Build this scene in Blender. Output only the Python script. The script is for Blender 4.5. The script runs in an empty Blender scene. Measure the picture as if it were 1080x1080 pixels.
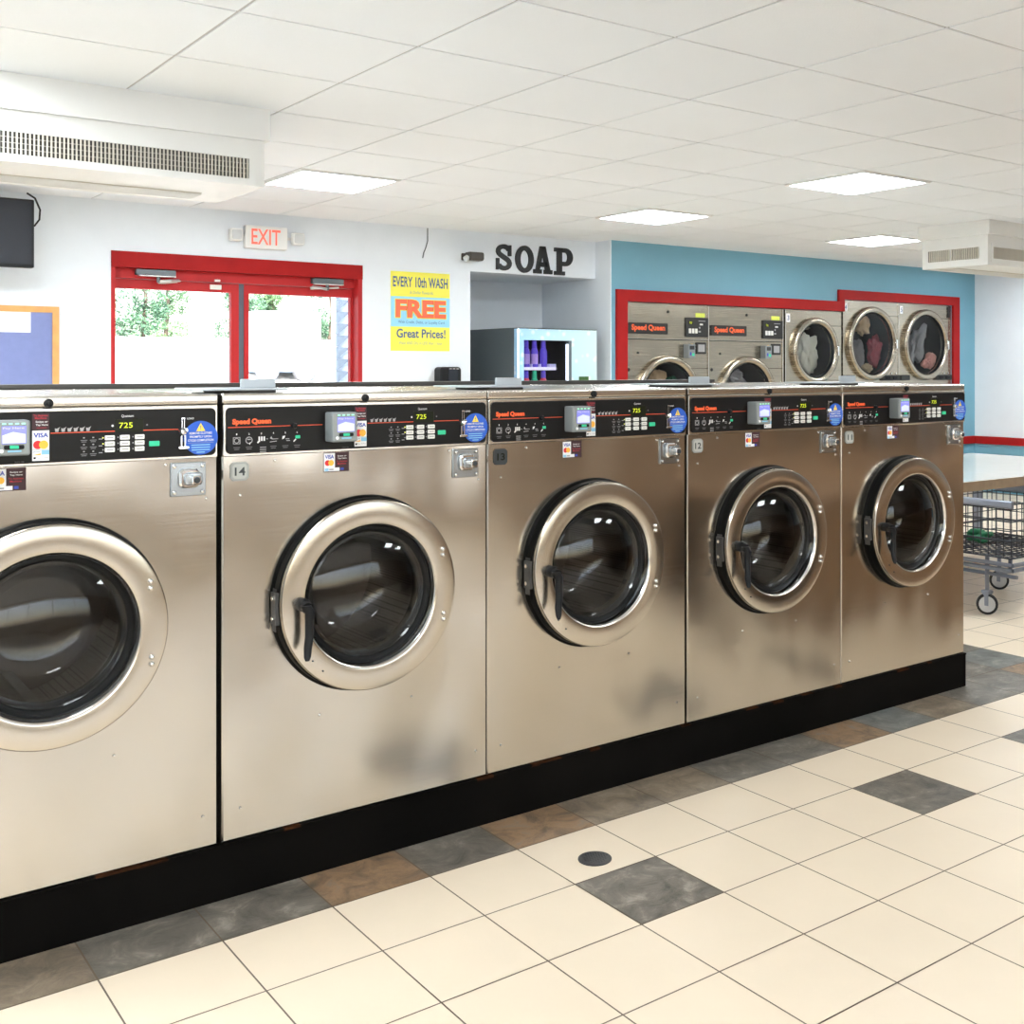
import bpy, bmesh, math, random
from mathutils import Vector, Matrix, noise
random.seed(7)
C = bpy.context.scene.collection
PI = math.pi

# ------------------------------------------------------------------ materials
MATS = {}
def new_mat(name):
    m = bpy.data.materials.new(name); m.use_nodes = True
    MATS[name] = m
    nt = m.node_tree
    return m, nt, nt.nodes['Principled BSDF']

def mat(name, col, rough=.5, metal=0., spec=.5, var=0., vscale=6., bump=0., bscale=40., emit=None, estr=0., coat=0.):
    m, nt, b = new_mat(name)
    b.inputs['Base Color'].default_value = (*col, 1)
    b.inputs['Roughness'].default_value = rough
    b.inputs['Metallic'].default_value = metal
    b.inputs['Specular IOR Level'].default_value = spec
    if coat: b.inputs['Coat Weight'].default_value = coat
    tc = nt.nodes.new('ShaderNodeTexCoord')
    if var:
        n = nt.nodes.new('ShaderNodeTexNoise'); n.inputs['Scale'].default_value = vscale; n.inputs['Detail'].default_value = 5
        nt.links.new(tc.outputs['Object'], n.inputs['Vector'])
        r = nt.nodes.new('ShaderNodeMapRange'); r.inputs['From Min'].default_value = .3; r.inputs['From Max'].default_value = .7
        r.inputs['To Min'].default_value = 1 - var; r.inputs['To Max'].default_value = 1 + var
        nt.links.new(n.outputs['Fac'], r.inputs['Value'])
        mx = nt.nodes.new('ShaderNodeVectorMath'); mx.operation = 'SCALE'; mx.inputs[0].default_value = col
        nt.links.new(r.outputs['Result'], mx.inputs['Scale']); nt.links.new(mx.outputs['Vector'], b.inputs['Base Color'])
    if bump:
        n2 = nt.nodes.new('ShaderNodeTexNoise'); n2.inputs['Scale'].default_value = bscale; n2.inputs['Detail'].default_value = 3
        nt.links.new(tc.outputs['Object'], n2.inputs['Vector'])
        bp = nt.nodes.new('ShaderNodeBump'); bp.inputs['Strength'].default_value = bump; bp.inputs['Distance'].default_value = .01
        nt.links.new(n2.outputs['Fac'], bp.inputs['Height']); nt.links.new(bp.outputs['Normal'], b.inputs['Normal'])
    if emit:
        b.inputs['Emission Color'].default_value = (*emit, 1); b.inputs['Emission Strength'].default_value = estr
    return m

def steel(name, col, rough, wave=.0, wscale=2.2, streak=.25, aniso=0.):
    """brushed sheet steel: fine horizontal streaks in the roughness, broad shallow dents in the sheet"""
    m, nt, b = new_mat(name)
    b.inputs['Metallic'].default_value = 1
    b.inputs['Base Color'].default_value = (*col, 1)
    tc = nt.nodes.new('ShaderNodeTexCoord')
    mp = nt.nodes.new('ShaderNodeMapping'); mp.inputs['Scale'].default_value = (3, 3, 260)
    nt.links.new(tc.outputs['Object'], mp.inputs['Vector'])
    n = nt.nodes.new('ShaderNodeTexNoise'); n.inputs['Scale'].default_value = 1.; n.inputs['Detail'].default_value = 3
    nt.links.new(mp.outputs['Vector'], n.inputs['Vector'])
    r = nt.nodes.new('ShaderNodeMapRange'); r.inputs['To Min'].default_value = rough * (1 - streak); r.inputs['To Max'].default_value = rough * (1 + streak)
    nt.links.new(n.outputs['Fac'], r.inputs['Value']); nt.links.new(r.outputs['Result'], b.inputs['Roughness'])
    if wave:
        mp2 = nt.nodes.new('ShaderNodeMapping'); mp2.inputs['Scale'].default_value = (1.3, 1, .75)
        oi = nt.nodes.new('ShaderNodeObjectInfo')
        ad = nt.nodes.new('ShaderNodeVectorMath'); ad.operation = 'ADD'
        sc = nt.nodes.new('ShaderNodeVectorMath'); sc.operation = 'SCALE'; sc.inputs['Scale'].default_value = .37
        nt.links.new(oi.outputs['Location'], sc.inputs[0])
        nt.links.new(tc.outputs['Object'], ad.inputs[0]); nt.links.new(sc.outputs['Vector'], ad.inputs[1])
        nt.links.new(ad.outputs['Vector'], mp2.inputs['Vector'])
        n2 = nt.nodes.new('ShaderNodeTexNoise'); n2.inputs['Scale'].default_value = wscale; n2.inputs['Detail'].default_value = 1.2
        nt.links.new(mp2.outputs['Vector'], n2.inputs['Vector'])
        bp = nt.nodes.new('ShaderNodeBump'); bp.inputs['Strength'].default_value = 1; bp.inputs['Distance'].default_value = wave
        nt.links.new(n2.outputs['Fac'], bp.inputs['Height']); nt.links.new(bp.outputs['Normal'], b.inputs['Normal'])
    return m

def glass(name, tint=(1, 1, 1), refl=1., rough=.0):
    m = bpy.data.materials.new(name); m.use_nodes = True; MATS[name] = m
    nt = m.node_tree; nt.nodes.clear()
    o = nt.nodes.new('ShaderNodeOutputMaterial'); mx = nt.nodes.new('ShaderNodeMixShader')
    t = nt.nodes.new('ShaderNodeBsdfTransparent'); t.inputs['Color'].default_value = (*tint, 1)
    g = nt.nodes.new('ShaderNodeBsdfGlossy'); g.inputs['Roughness'].default_value = rough
    f = nt.nodes.new('ShaderNodeFresnel'); f.inputs['IOR'].default_value = 1.5
    mu = nt.nodes.new('ShaderNodeMath'); mu.operation = 'MULTIPLY'; mu.inputs[1].default_value = refl
    nt.links.new(f.outputs['Fac'], mu.inputs[0]); nt.links.new(mu.outputs[0], mx.inputs['Fac'])
    nt.links.new(t.outputs[0], mx.inputs[1]); nt.links.new(g.outputs[0], mx.inputs[2]); nt.links.new(mx.outputs[0], o.inputs['Surface'])
    return m

steel('steel_front', (.56, .52, .465), .20, wave=.035, wscale=2.0)
steel('steel_lid', (.72, .68, .62), .22)
steel('steel_door', (.60, .555, .495), .22)
steel('chrome', (.82, .82, .82), .10)
steel('steel_dryer', (.44, .39, .315), .26, wave=.012)
steel('steel_bolt', (.75, .74, .72), .2)
steel('galvanized', (.42, .46, .50), .24)
mat('black_gasket', (.004, .004, .0045), .4, spec=.2)
mat('black_rim', (.003, .003, .003), .5, spec=.12)
mat('black_panel', (.008, .0075, .008), .38, spec=.22)
mat('black_plastic', (.009, .0095, .011), .42, spec=.22)
mat('black_plinth', (.005, .0042, .0035), .6, var=.4, vscale=3, spec=.03)
mat('rust_edge', (.035, .013, .005), .85, var=.6, vscale=14, spec=.05)
mat('red_print', (.75, .09, .03), .5)
mat('orange_print', (.95, .13, .03), .5)
mat('white_print', (.75, .75, .75), .5)
mat('grey_print', (.35, .35, .36), .5)
mat('dim_print', (.16, .16, .17), .5)
mat('button_white', (.80, .79, .76), .45)
mat('start_green', (.03, .55, .30), .4)
mat('display_black', (.012, .014, .008), .3, spec=.15)
mat('digit_lit', (.5, .6, .02), .5, emit=(.60, .72, .02), estr=.8)
mat('led_lit', (.6, .6, .1), .5, emit=(.9, .9, .2), estr=1.0)
mat('reader_grey', (.20, .22, .23), .5)
mat('reader_face', (.26, .28, .28), .45)
mat('screen_blue', (.15, .15, .7), .3, emit=(.20, .22, .95), estr=.75)
mat('screen_pale', (.5, .55, .9), .3, emit=(.42, .45, 1.), estr=.7)
mat('led_green', (.3, .7, .5), .4, emit=(.25, .8, .5), estr=.5)
mat('sticker_blue', (.015, .10, .55), .45)
mat('sticker_yellow', (.95, .68, .08), .5)
mat('sticker_dark', (.045, .012, .018), .5)
mat('sticker_white', (.82, .82, .84), .5)
mat('visa_blue', (.03, .06, .40), .5)
mat('card_red', (.70, .02, .03), .5)
mat('card_yellow', (.95, .48, .05), .5)
mat('card_sky', (.25, .55, .75), .5)
mat('text_red', (.50, .02, .04), .5)
mat('plate_silver', (.33, .34, .33), .45, metal=.4)
mat('plate_face', (.42, .43, .41), .5)
mat('bracket_dark', (.07, .07, .072), .4, metal=.5)
mat('plate_black', (.03, .035, .04), .5)
mat('drum_dark', (.20, .20, .20), .35, metal=1.)
mat('dispenser_grey', (.42, .46, .50), .4)
mat('rail_dark', (.05, .048, .047), .45)
mat('wall_white', (.78, .83, .885), .65, var=.015, bump=.05)
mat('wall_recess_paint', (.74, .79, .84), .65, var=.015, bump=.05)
mat('wall_blue_paint', (.175, .385, .495), .55, var=.03, vscale=2.5, bump=.05)
mat('wall_beige', (.34, .22, .13), .6, var=.05)
mat('red_paint', (.35, .012, .012), .55, spec=.15, var=.06, vscale=9)
mat('red_door_paint', (.46, .022, .024), .5, spec=.25, var=.06, vscale=9)
mat('ceiling_tile', (.86, .895, .93), .8, var=.02, vscale=1.1, bump=.15, bscale=160)
mat('ceiling_grid', (.50, .50, .49), .6)
mat('grout', (.16, .12, .09), .85)
mat('tile_cream', (.755, .635, .485), .35, var=.025, vscale=3)
mat('light_frame', (.85, .85, .84), .5)
mat('light_panel', (.9, .9, .9), .5, emit=(.88, .95, 1.), estr=33.)
mat('ac_white', (.82, .82, .79), .5, var=.01)
mat('ac_tan', (.66, .56, .42), .5)
mat('ac_slat', (.62, .58, .50), .5)
mat('ac_inside', (.05, .045, .038), .7)
mat('tv_black', (.03, .034, .043), .25, spec=.3)
mat('board_blue', (.20, .24, .48), .8, var=.03, vscale=30)
mat('wood_orange', (.72, .36, .12), .5, var=.12, vscale=12)
mat('paper_white', (.85, .86, .88), .7)
mat('poster_yellow', (.90, .83, .10), .55)
mat('poster_blue', (.30, .66, .88), .55)
mat('poster_red', (.90, .16, .07), .55)
mat('poster_ink', (.07, .13, .28), .55)
mat('poster_small_ink', (.30, .38, .36), .55)
mat('letter_black', (.018, .019, .021), .55, bump=.2, bscale=30)
mat('exit_white', (.80, .80, .78), .45)
mat('exit_red', (.80, .12, .08), .5, emit=(.9, .22, .16), estr=.45)
mat('lamp_lens', (.62, .64, .65), .25)
mat('closer_grey', (.12, .135, .145), .4, metal=.3)
mat('closer_light', (.65, .65, .65), .35, metal=.6)
mat('weatherstrip', (.09, .10, .13), .6)
mat('bronze_dark', (.06, .05, .042), .4)
mat('vending_grey', (.085, .105, .115), .42)
mat('led_white', (.9, .95, 1), .5, emit=(.78, .86, 1), estr=2.2)
mat('shelf_lit', (.75, .75, .9), .4, emit=(.6, .6, .9), estr=.35)
mat('bottle_violet', (.10, .06, .55), .3, emit=(.10, .06, .5), estr=.15)
mat('bottle_label', (.45, .32, .70), .45)
mat('bottle_red', (.75, .05, .09), .3)
mat('bottle_green', (.03, .55, .28), .3)
mat('bottle_orange', (.9, .35, .06), .4)
mat('keypad_green', (.03, .10, .02), .4)
mat('note_yellow', (.72, .80, .12), .6)
mat('dryer_black', (.012, .011, .01), .4)
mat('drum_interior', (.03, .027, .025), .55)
mat('table_top', (.62, .60, .55), .12, var=.02)
mat('table_edge', (.26, .18, .11), .45, var=.1, vscale=20)
mat('cart_steel', (.24, .26, .31), .3, metal=.9)
mat('cart_wire', (.045, .048, .056), .4, metal=.6)
mat('rubber', (.012, .012, .013), .6)
mat('hub_grey', (.55, .55, .55), .4)
mat('cloth_green', (.01, .12, .05), .8)
mat('cloth_cream', (.62, .47, .30), .9, bump=.4, bscale=60)
mat('cloth_white', (.76, .76, .66), .9, bump=.4, bscale=60)
mat('cloth_grey', (.27, .27, .28), .9, bump=.4, bscale=60)
mat('cloth_black', (.015, .015, .017), .9, bump=.4, bscale=60)
mat('cloth_red', (.35, .05, .07), .9, bump=.4, bscale=60)
mat('cloth_pink', (.62, .27, .22), .9, bump=.4, bscale=60)
mat('cloth_slate', (.16, .15, .16), .9, bump=.4, bscale=60)
mat('asphalt', (.62, .61, .58), .9, var=.06, vscale=1)
mat('trailer_white', (.85, .85, .86), .4)
mat('shade_and_frame_grey', (.10, .125, .15), .6)
mat('tyre_grey', (.17, .17, .18), .7)
mat('siding_white', (.8, .8, .8), .6)
mat('leaf', (.18, .32, .13), .6, var=.5, vscale=1.3)
mat('leaf_dark', (.11, .22, .12), .6, var=.5, vscale=1.3)
mat('reflection_wood', (.24, .135, .065), .45, var=.25, vscale=7)
mat('bark', (.12, .085, .06), .8)
glass('door_glass_mat', (.80, .82, .84), 1.0)
glass('washer_glass', (.78, .78, .78), .95)
glass('bowl_glass', (.85, .85, .85), 1.3)
glass('dryer_glass', (.75, .75, .75), .7)
glass('vending_glass', (.92, .92, .95), .5)

def slate(name, a, b, c):
    m, nt, p = new_mat(name)
    tc = nt.nodes.new('ShaderNodeTexCoord')
    n = nt.nodes.new('ShaderNodeTexNoise'); n.inputs['Scale'].default_value = 10; n.inputs['Detail'].default_value = 8; n.inputs['Roughness'].default_value = .68
    n.inputs['Distortion'].default_value = .6
    nt.links.new(tc.outputs['Object'], n.inputs['Vector'])
    r = nt.nodes.new('ShaderNodeValToRGB'); e = r.color_ramp.elements
    e[0].position = .32; e[0].color = (*a, 1); e[1].position = .56; e[1].color = (*b, 1)
    k = e.new(.70); k.color = (*c, 1)
    nt.links.new(n.outputs['Fac'], r.inputs['Fac']); nt.links.new(r.outputs['Color'], p.inputs['Base Color'])
    p.inputs['Roughness'].default_value = .42
    bp = nt.nodes.new('ShaderNodeBump'); bp.inputs['Strength'].default_value = .35; bp.inputs['Distance'].default_value = .01
    nt.links.new(n.outputs['Fac'], bp.inputs['Height']); nt.links.new(bp.outputs['Normal'], p.inputs['Normal'])
slate('slate_grey', (.07, .061, .050), (.165, .145, .118), (.33, .29, .24))
slate('slate_brown', (.10, .072, .048), (.29, .18, .10), (.22, .185, .145))
slate('slate_blue', (.085, .086, .08), (.17, .172, .158), (.28, .26, .225))
slate('slate_taupe', (.10, .08, .058), (.23, .178, .125), (.33, .275, .205))

def bokeh(name):
    m, nt, p = new_mat(name)
    tc = nt.nodes.new('ShaderNodeTexCoord')
    v = nt.nodes.new('ShaderNodeTexVoronoi'); v.inputs['Scale'].default_value = 13
    nt.links.new(tc.outputs['Object'], v.inputs['Vector'])
    r = nt.nodes.new('ShaderNodeValToRGB'); e = r.color_ramp.elements
    e[0].position = .16; e[0].color = (1, 1, 1, 1); e[1].position = .34; e[1].color = (0, 0, 0, 1)
    nt.links.new(v.outputs['Distance'], r.inputs['Fac'])
    sx = nt.nodes.new('ShaderNodeSeparateXYZ'); nt.links.new(tc.outputs['Object'], sx.inputs[0])
    mr = nt.nodes.new('ShaderNodeMapRange'); mr.inputs['From Min'].default_value = .05; mr.inputs['From Max'].default_value = .75
    nt.links.new(sx.outputs['X'], mr.inputs['Value'])
    g = nt.nodes.new('ShaderNodeMixRGB'); g.inputs[1].default_value = (.36, .60, .86, 1); g.inputs[2].default_value = (.55, .74, .74, 1)
    nt.links.new(mr.outputs['Result'], g.inputs[0])
    mx = nt.nodes.new('ShaderNodeMixRGB'); mx.inputs[2].default_value = (.85, .86, .86, 1)
    ml = nt.nodes.new('ShaderNodeMath'); ml.operation = 'MULTIPLY'; ml.inputs[1].default_value = .55
    nt.links.new(r.outputs['Color'], ml.inputs[0]); nt.links.new(ml.outputs[0], mx.inputs[0])
    nt.links.new(g.outputs[0], mx.inputs[1]); nt.links.new(mx.outputs[0], p.inputs['Base Color'])
    p.inputs['Roughness'].default_value = .3
bokeh('vending_art')

# perforated drum back
m, nt, p = new_mat('drum_perforated')
tc = nt.nodes.new('ShaderNodeTexCoord')
v = nt.nodes.new('ShaderNodeTexVoronoi'); v.inputs['Scale'].default_value = 120; v.inputs['Randomness'].default_value = .1
nt.links.new(tc.outputs['Object'], v.inputs['Vector'])
r = nt.nodes.new('ShaderNodeValToRGB'); r.color_ramp.elements[0].position = .25; r.color_ramp.elements[0].color = (.01, .01, .01, 1)
r.color_ramp.elements[1].position = .33; r.color_ramp.elements[1].color = (.20, .19, .18, 1)
nt.links.new(v.outputs['Distance'], r.inputs['Fac']); nt.links.new(r.outputs['Color'], p.inputs['Base Color'])
p.inputs['Metallic'].default_value = .8; p.inputs['Roughness'].default_value = .35

# ------------------------------------------------------------------ mesh builder
_glyph = {}
def glyphs(s, bold):
    key = (s, bold)
    if key not in _glyph:
        cu = bpy.data.curves.new('lettering', 'FONT'); cu.body = s; cu.offset = bold; cu.resolution_u = 3
        ob = bpy.data.objects.new('lettering', cu); C.objects.link(ob)
        dg = bpy.context.evaluated_depsgraph_get(); dg.update()
        me = bpy.data.meshes.new_from_object(ob.evaluated_get(dg))
        vs = [(v.co.x, v.co.y) for v in me.vertices]; fs = [tuple(p.vertices) for p in me.polygons]
        bpy.data.objects.remove(ob); bpy.data.meshes.remove(me); bpy.data.curves.remove(cu)
        _glyph[key] = (vs, fs)
    return _glyph[key]

class MB:
    def __init__(s): s.v = []; s.f = []; s.m = []; s.mats = []
    def mi(s, name):
        if name not in s.mats: s.mats.append(name)
        return s.mats.index(name)
    def add(s, vs, fs, m):
        o = len(s.v); s.v += [tuple(v) for v in vs]; k = s.mi(m)
        for f in fs: s.f.append(tuple(i + o for i in f)); s.m.append(k)
    def box(s, a, b, m):
        x0, y0, z0 = a; x1, y1, z1 = b
        s.add([(x0,y0,z0),(x1,y0,z0),(x1,y1,z0),(x0,y1,z0),(x0,y0,z1),(x1,y0,z1),(x1,y1,z1),(x0,y1,z1)],
              [(0,3,2,1),(4,5,6,7),(0,1,5,4),(1,2,6,5),(2,3,7,6),(3,0,4,7)], m)
        return s
    def rbox(s, a, b, r, m, axis='y', seg=4):
        """box with its four edges along an axis rounded, and its front rim slightly bevelled"""
        (x0,y0,z0),(x1,y1,z1) = a, b
        if axis == 'y': u0,u1,w0,w1,d0,d1 = x0,x1,z0,z1,y0,y1
        elif axis == 'z': u0,u1,w0,w1,d0,d1 = x0,x1,y0,y1,z0,z1
        else: u0,u1,w0,w1,d0,d1 = y0,y1,z0,z1,x0,x1
        def loop(i):
            P = []
            for cx, cz, a0 in ((u1-r,w1-r,0),(u0+r,w1-r,PI/2),(u0+r,w0+r,PI),(u1-r,w0+r,1.5*PI)):
                for k in range(seg+1):
                    t = a0 + PI/2*k/seg
                    P.append((cx+(r-i)*math.cos(t), cz+(r-i)*math.sin(t)))
            return P
        bv = min(r*.4, abs(d1-d0)*.3)
        rings = [(d0, bv), (d0+bv, 0), (d1-bv, 0), (d1, bv)]
        vs = []; n = 4*(seg+1)
        for d, i in rings:
            for u, w in loop(i):
                vs.append((u,d,w) if axis == 'y' else (u,w,d) if axis == 'z' else (d,u,w))
        fs = [tuple(range(n)), tuple(range(3*n, 4*n))]
        for k in range(3):
            for i in range(n): fs.append((k*n+i, k*n+(i+1) % n, (k+1)*n+(i+1) % n, (k+1)*n+i))
        s.add(vs, fs, m); return s
    def lathe(s, cx, cz, prof, m, n=48, a0=0, a1=2*PI):
        """profile of (radius, y) turned about the axis along y"""
        full = abs(a1-a0-2*PI) < 1e-6; k = n if full else n+1
        vs = []
        for r, y in prof:
            for i in range(k):
                t = a0+(a1-a0)*i/n; vs.append((cx+r*math.cos(t), y, cz+r*math.sin(t)))
        fs = []
        for j in range(len(prof)-1):
            for i in range(n):
                i2 = (i+1) % k
                fs.append((j*k+i, j*k+i2, (j+1)*k+i2, (j+1)*k+i))
        s.add(vs, fs, m); return s
    def disc(s, cx, cz, r, y, m, n=24, rz=None):
        rz = rz or r
        s.add([(cx+r*math.cos(2*PI*i/n), y, cz+rz*math.sin(2*PI*i/n)) for i in range(n)], [tuple(range(n))], m); return s
    def tube(s, pts, r, m, n=8):
        pts = [Vector(p) for p in pts]; vs = []; prev = None
        for i, p in enumerate(pts):
            d = (pts[min(i+1, len(pts)-1)] - pts[max(i-1, 0)]).normalized()
            a = d.orthogonal().normalized() if prev is None else (prev - d*prev.dot(d)).normalized()
            prev = a; b = d.cross(a)
            rr = r[i] if isinstance(r, (list, tuple)) else r
            for k in range(n): vs.append(p + (a*math.cos(2*PI*k/n)+b*math.sin(2*PI*k/n))*rr)
        fs = [tuple(range(n)), tuple(range(len(vs)-n, len(vs)))]
        for i in range(len(pts)-1):
            for k in range(n): fs.append((i*n+k, i*n+(k+1) % n, (i+1)*n+(k+1) % n, (i+1)*n+k))
        s.add(vs, fs, m); return s
    def zlathe(s, cx, cy, prof, m, n=20):
        vs = []
        for r, z in prof:
            for i in range(n): vs.append((cx+r*math.cos(2*PI*i/n), cy+r*math.sin(2*PI*i/n), z))
        fs = [tuple(range(n)), tuple(range(len(vs)-n, len(vs)))]
        for j in range(len(prof)-1):
            for i in range(n): fs.append((j*n+i, j*n+(i+1) % n, (j+1)*n+(i+1) % n, (j+1)*n+i))
        s.add(vs, fs, m); return s
    def rect(s, x0, z0, x1, z1, y, m):
        s.add([(x0,y,z0),(x1,y,z0),(x1,y,z1),(x0,y,z1)], [(0,1,2,3)], m); return s
    def poly(s, pts, y, m):
        s.add([(x,y,z) for x, z in pts], [tuple(range(len(pts)))], m); return s
    def prism(s, pts, y0, y1, m):
        n = len(pts)
        s.add([(x,y0,z) for x, z in pts]+[(x,y1,z) for x, z in pts],
              [tuple(range(n)), tuple(range(2*n-1, n-1, -1))]+[(i,(i+1) % n,n+(i+1) % n,n+i) for i in range(n)], m); return s
    def text(s, st, x0, z0, x1, z1, y, m, bold=0.):
        vs, fs = glyphs(st, bold)
        ax = min(v[0] for v in vs); bx = max(v[0] for v in vs); az = min(v[1] for v in vs); bz = max(v[1] for v in vs)
        s.add([(x0+(v[0]-ax)/(bx-ax)*(x1-x0), y, z0+(v[1]-az)/(bz-az)*(z1-z0)) for v in vs], fs, m); return s
    def holed(s, x0, z0, x1, z1, cx, cz, R, y, m, n=72):
        """flat sheet facing -y with a round hole"""
        A = sorted(set([2*PI*i/n for i in range(n)] + [math.atan2(z-cz, x-cx) % (2*PI) for x in (x0,x1) for z in (z0,z1)]))
        vs = []
        for t in A:
            c, q = math.cos(t), math.sin(t)
            k = min(((x1-cx)/c if c > 1e-9 else (x0-cx)/c if c < -1e-9 else 1e9), ((z1-cz)/q if q > 1e-9 else (z0-cz)/q if q < -1e-9 else 1e9))
            vs += [(cx+R*c, y, cz+R*q), (cx+k*c, y, cz+k*q)]
        N = len(A)
        s.add(vs, [(2*i, 2*i+1, 2*((i+1) % N)+1, 2*((i+1) % N)) for i in range(N)], m); return s
    def build(s, name, parent=None, smooth=30, loc=None, tr=None):
        me = bpy.data.meshes.new(name)
        vs = s.v if tr is None else [tuple(tr @ Vector(v)) for v in s.v]
        me.from_pydata(vs, [], s.f)
        for n in s.mats: me.materials.append(MATS[n])
        for p, k in zip(me.polygons, s.m): p.material_index = k
        bm = bmesh.new(); bm.from_mesh(me); bmesh.ops.recalc_face_normals(bm, faces=bm.faces); bm.to_mesh(me); bm.free()
        if smooth:
            for p in me.polygons: p.use_smooth = True
            me.set_sharp_from_angle(angle=math.radians(smooth))
        o = bpy.data.objects.new(name, me); C.objects.link(o)
        if parent: o.parent = parent
        if loc: o.location = loc
        return o

def tag(o, label, cat, group=None):
    o['label'] = label; o['category'] = cat
    if group: o['group'] = group
    return o
def thing(name, label, cat, loc=(0,0,0), group=None):
    o = bpy.data.objects.new(name, None); C.objects.link(o); o.location = loc; o.empty_display_size = .1
    return tag(o, label, cat, group)
def struct(o):
    o['kind'] = 'structure'; return o
def copy_tree(o, parent=None, skip=()):
    c = o.copy(); C.objects.link(c)
    if parent: c.parent = parent
    for ch in [x for x in bpy.data.objects if x.parent == o]:
        if ch.name.split('.')[0] not in skip: copy_tree(ch, c, skip)
    return c

CE = 2.608
FY = 8.30      # white wall with the doors
BY = 8.07      # blue wall with the dryers
# ------------------------------------------------------------------ floor
TS = .2957; TX = 2.1754; TY = 2.8893
b = MB(); b.box((-3.2,-2.8,-.06),(11.9,9.4,-.0025),'grout')
rr = random.Random(3)
dark = {(-1,1), (3,1), (6,1)}
front = ['slate_brown','slate_grey','slate_brown','slate_taupe','slate_taupe','slate_grey','slate_grey','slate_brown','slate_blue','slate_taupe','slate_grey','slate_grey']
for i in range(-18, 33):
    for j in range(-22, 19):            # j counts rows from the slate edge towards the camera (positive = nearer)
        x0 = TX+TS*i; y1 = TY-TS*j; y0 = y1-TS
        if x0 < -3.15 or x0+TS > 11.9 or y0 < -2.75 or y1 > 9.3: continue
        m = 'tile_cream'
        if j == -1 and i < 10: m = front[(i+3) % len(front)]
        elif j in (-2,-3,-4) and i < 10 and i >= 7: m = ['slate_grey','slate_taupe','slate_grey','slate_blue'][(i+j) % 4]
        elif j < -1 and -20 < j and i in (8,9) and y1 < 4.6: m = ['slate_grey','slate_taupe','slate_blue'][(i*2+j) % 3]
        elif (i, j-0) in dark: m = 'slate_grey'
        g = .0021
        b.add([(x0+g,y0+g,0),(x0+TS-g,y0+g,0),(x0+TS-g,y1-g,0),(x0+g,y1-g,0)], [(0,1,2,3)], m)
struct(b.build('floor', smooth=0))
# ------------------------------------------------------------------ ceiling
GX, GY = .6507, .6580; GX0, GY0 = 3.2630, 4.9830
b = MB(); b.box((-3.2,-2.8,CE+.004),(11.9,9.3,CE+.1),'ceiling_grid')
lights = [(3,-1),(3,2),(7,2),(-1,2),(-4,2),(-7,2),(-5,-1),(-8,-1),(-5,-5),(1,-7),(5,-5),(11,2),(10,-3),(3,-7),(-6,-3),(-9,1)]  # cells without their own label: unseen panels added to brighten the room
lset = set(lights)
for i in range(-11, 15):
    for j in range(-13, 8):
        x0 = GX0+GX*i; y0 = GY0+GY*j
        xa, xb, ya, yb = max(x0+.006,-3.2), min(x0+GX-.006,11.9), max(y0+.006,-2.8), min(y0+GY-.006,9.3)
        if xb-xa < .02 or yb-ya < .02 or (i, j) in lset: continue
        b.box((xa,ya,CE),(xb,yb,CE+.006),'ceiling_tile')
struct(b.build('ceiling', smooth=0))
# ceiling lights
lt_labels = {(3,-1): 'square ceiling light panel nearest the camera, high right of the soap letters',
             (3,2): 'square ceiling light panel just above the soap alcove corner',
             (7,2): 'square ceiling light panel above the two tall dryers',
             (-1,2): 'square ceiling light panel above the exit sign, washed out by daylight',}
proto = None
for k, (i, j) in enumerate(lights):
    x0 = GX0+GX*i+.012; y0 = GY0+GY*j+.012; w = GX-.024; d = GY-.024
    lab = lt_labels.get((i, j), 'square ceiling light panel out of view, added to brighten the room')
    if proto is None:
        t = proto = thing('ceiling_light', lab, 'light', group='ceiling light panels')
        f = MB()
        for a, c in (((0,0,0),(w,.02,.014)),((0,d-.02,0),(w,d,.014)),((0,.02,0),(.02,d-.02,.014)),((w-.02,.02,0),(w,d-.02,.014))): f.box(a, c, 'light_frame')
        f.build('frame', t, 0)
        MB().box((.02,.02,.004),(w-.02,d-.02,.012),'light_panel').build('diffuser', t, 0)
    else:
        t = copy_tree(proto); t['label'] = lab
    t.location = (x0, y0, CE-.010)
# ------------------------------------------------------------------ walls
b = MB()
DX0, DX1, DZ = 2.086, 3.947, 2.265
RX0, RX1, RZ = 4.929, 6.245, 2.273
b.box((-3.1,FY,0),(DX0,FY+.2,CE),'wall_white')
b.box((DX0,FY,DZ),(DX1,FY+.2,CE),'wall_white')
b.box((DX1,FY,0),(RX0,FY+.2,CE),'wall_white')
b.box((RX0,FY,RZ),(RX1,FY+.2,CE),'wall_white')
struct(b.build('wall_back', smooth=0))
b = MB()
b.box((RX0-.1,FY+.2,0),(RX0,9.16,CE),'wall_recess_paint')
b.box((RX0-.1,9.16,0),(RX1,9.26,CE),'wall_recess_paint')
b.box((RX0,FY+.2,RZ),(RX1,9.16,RZ+.1),'wall_recess_paint')
struct(b.build('wall_alcove', smooth=0))
b = MB(); b.box((RX1-.002,BY,0),(RX1+.006,9.26,CE),'wall_white')
struct(b.build('wall_alcove_side', smooth=0))
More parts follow.
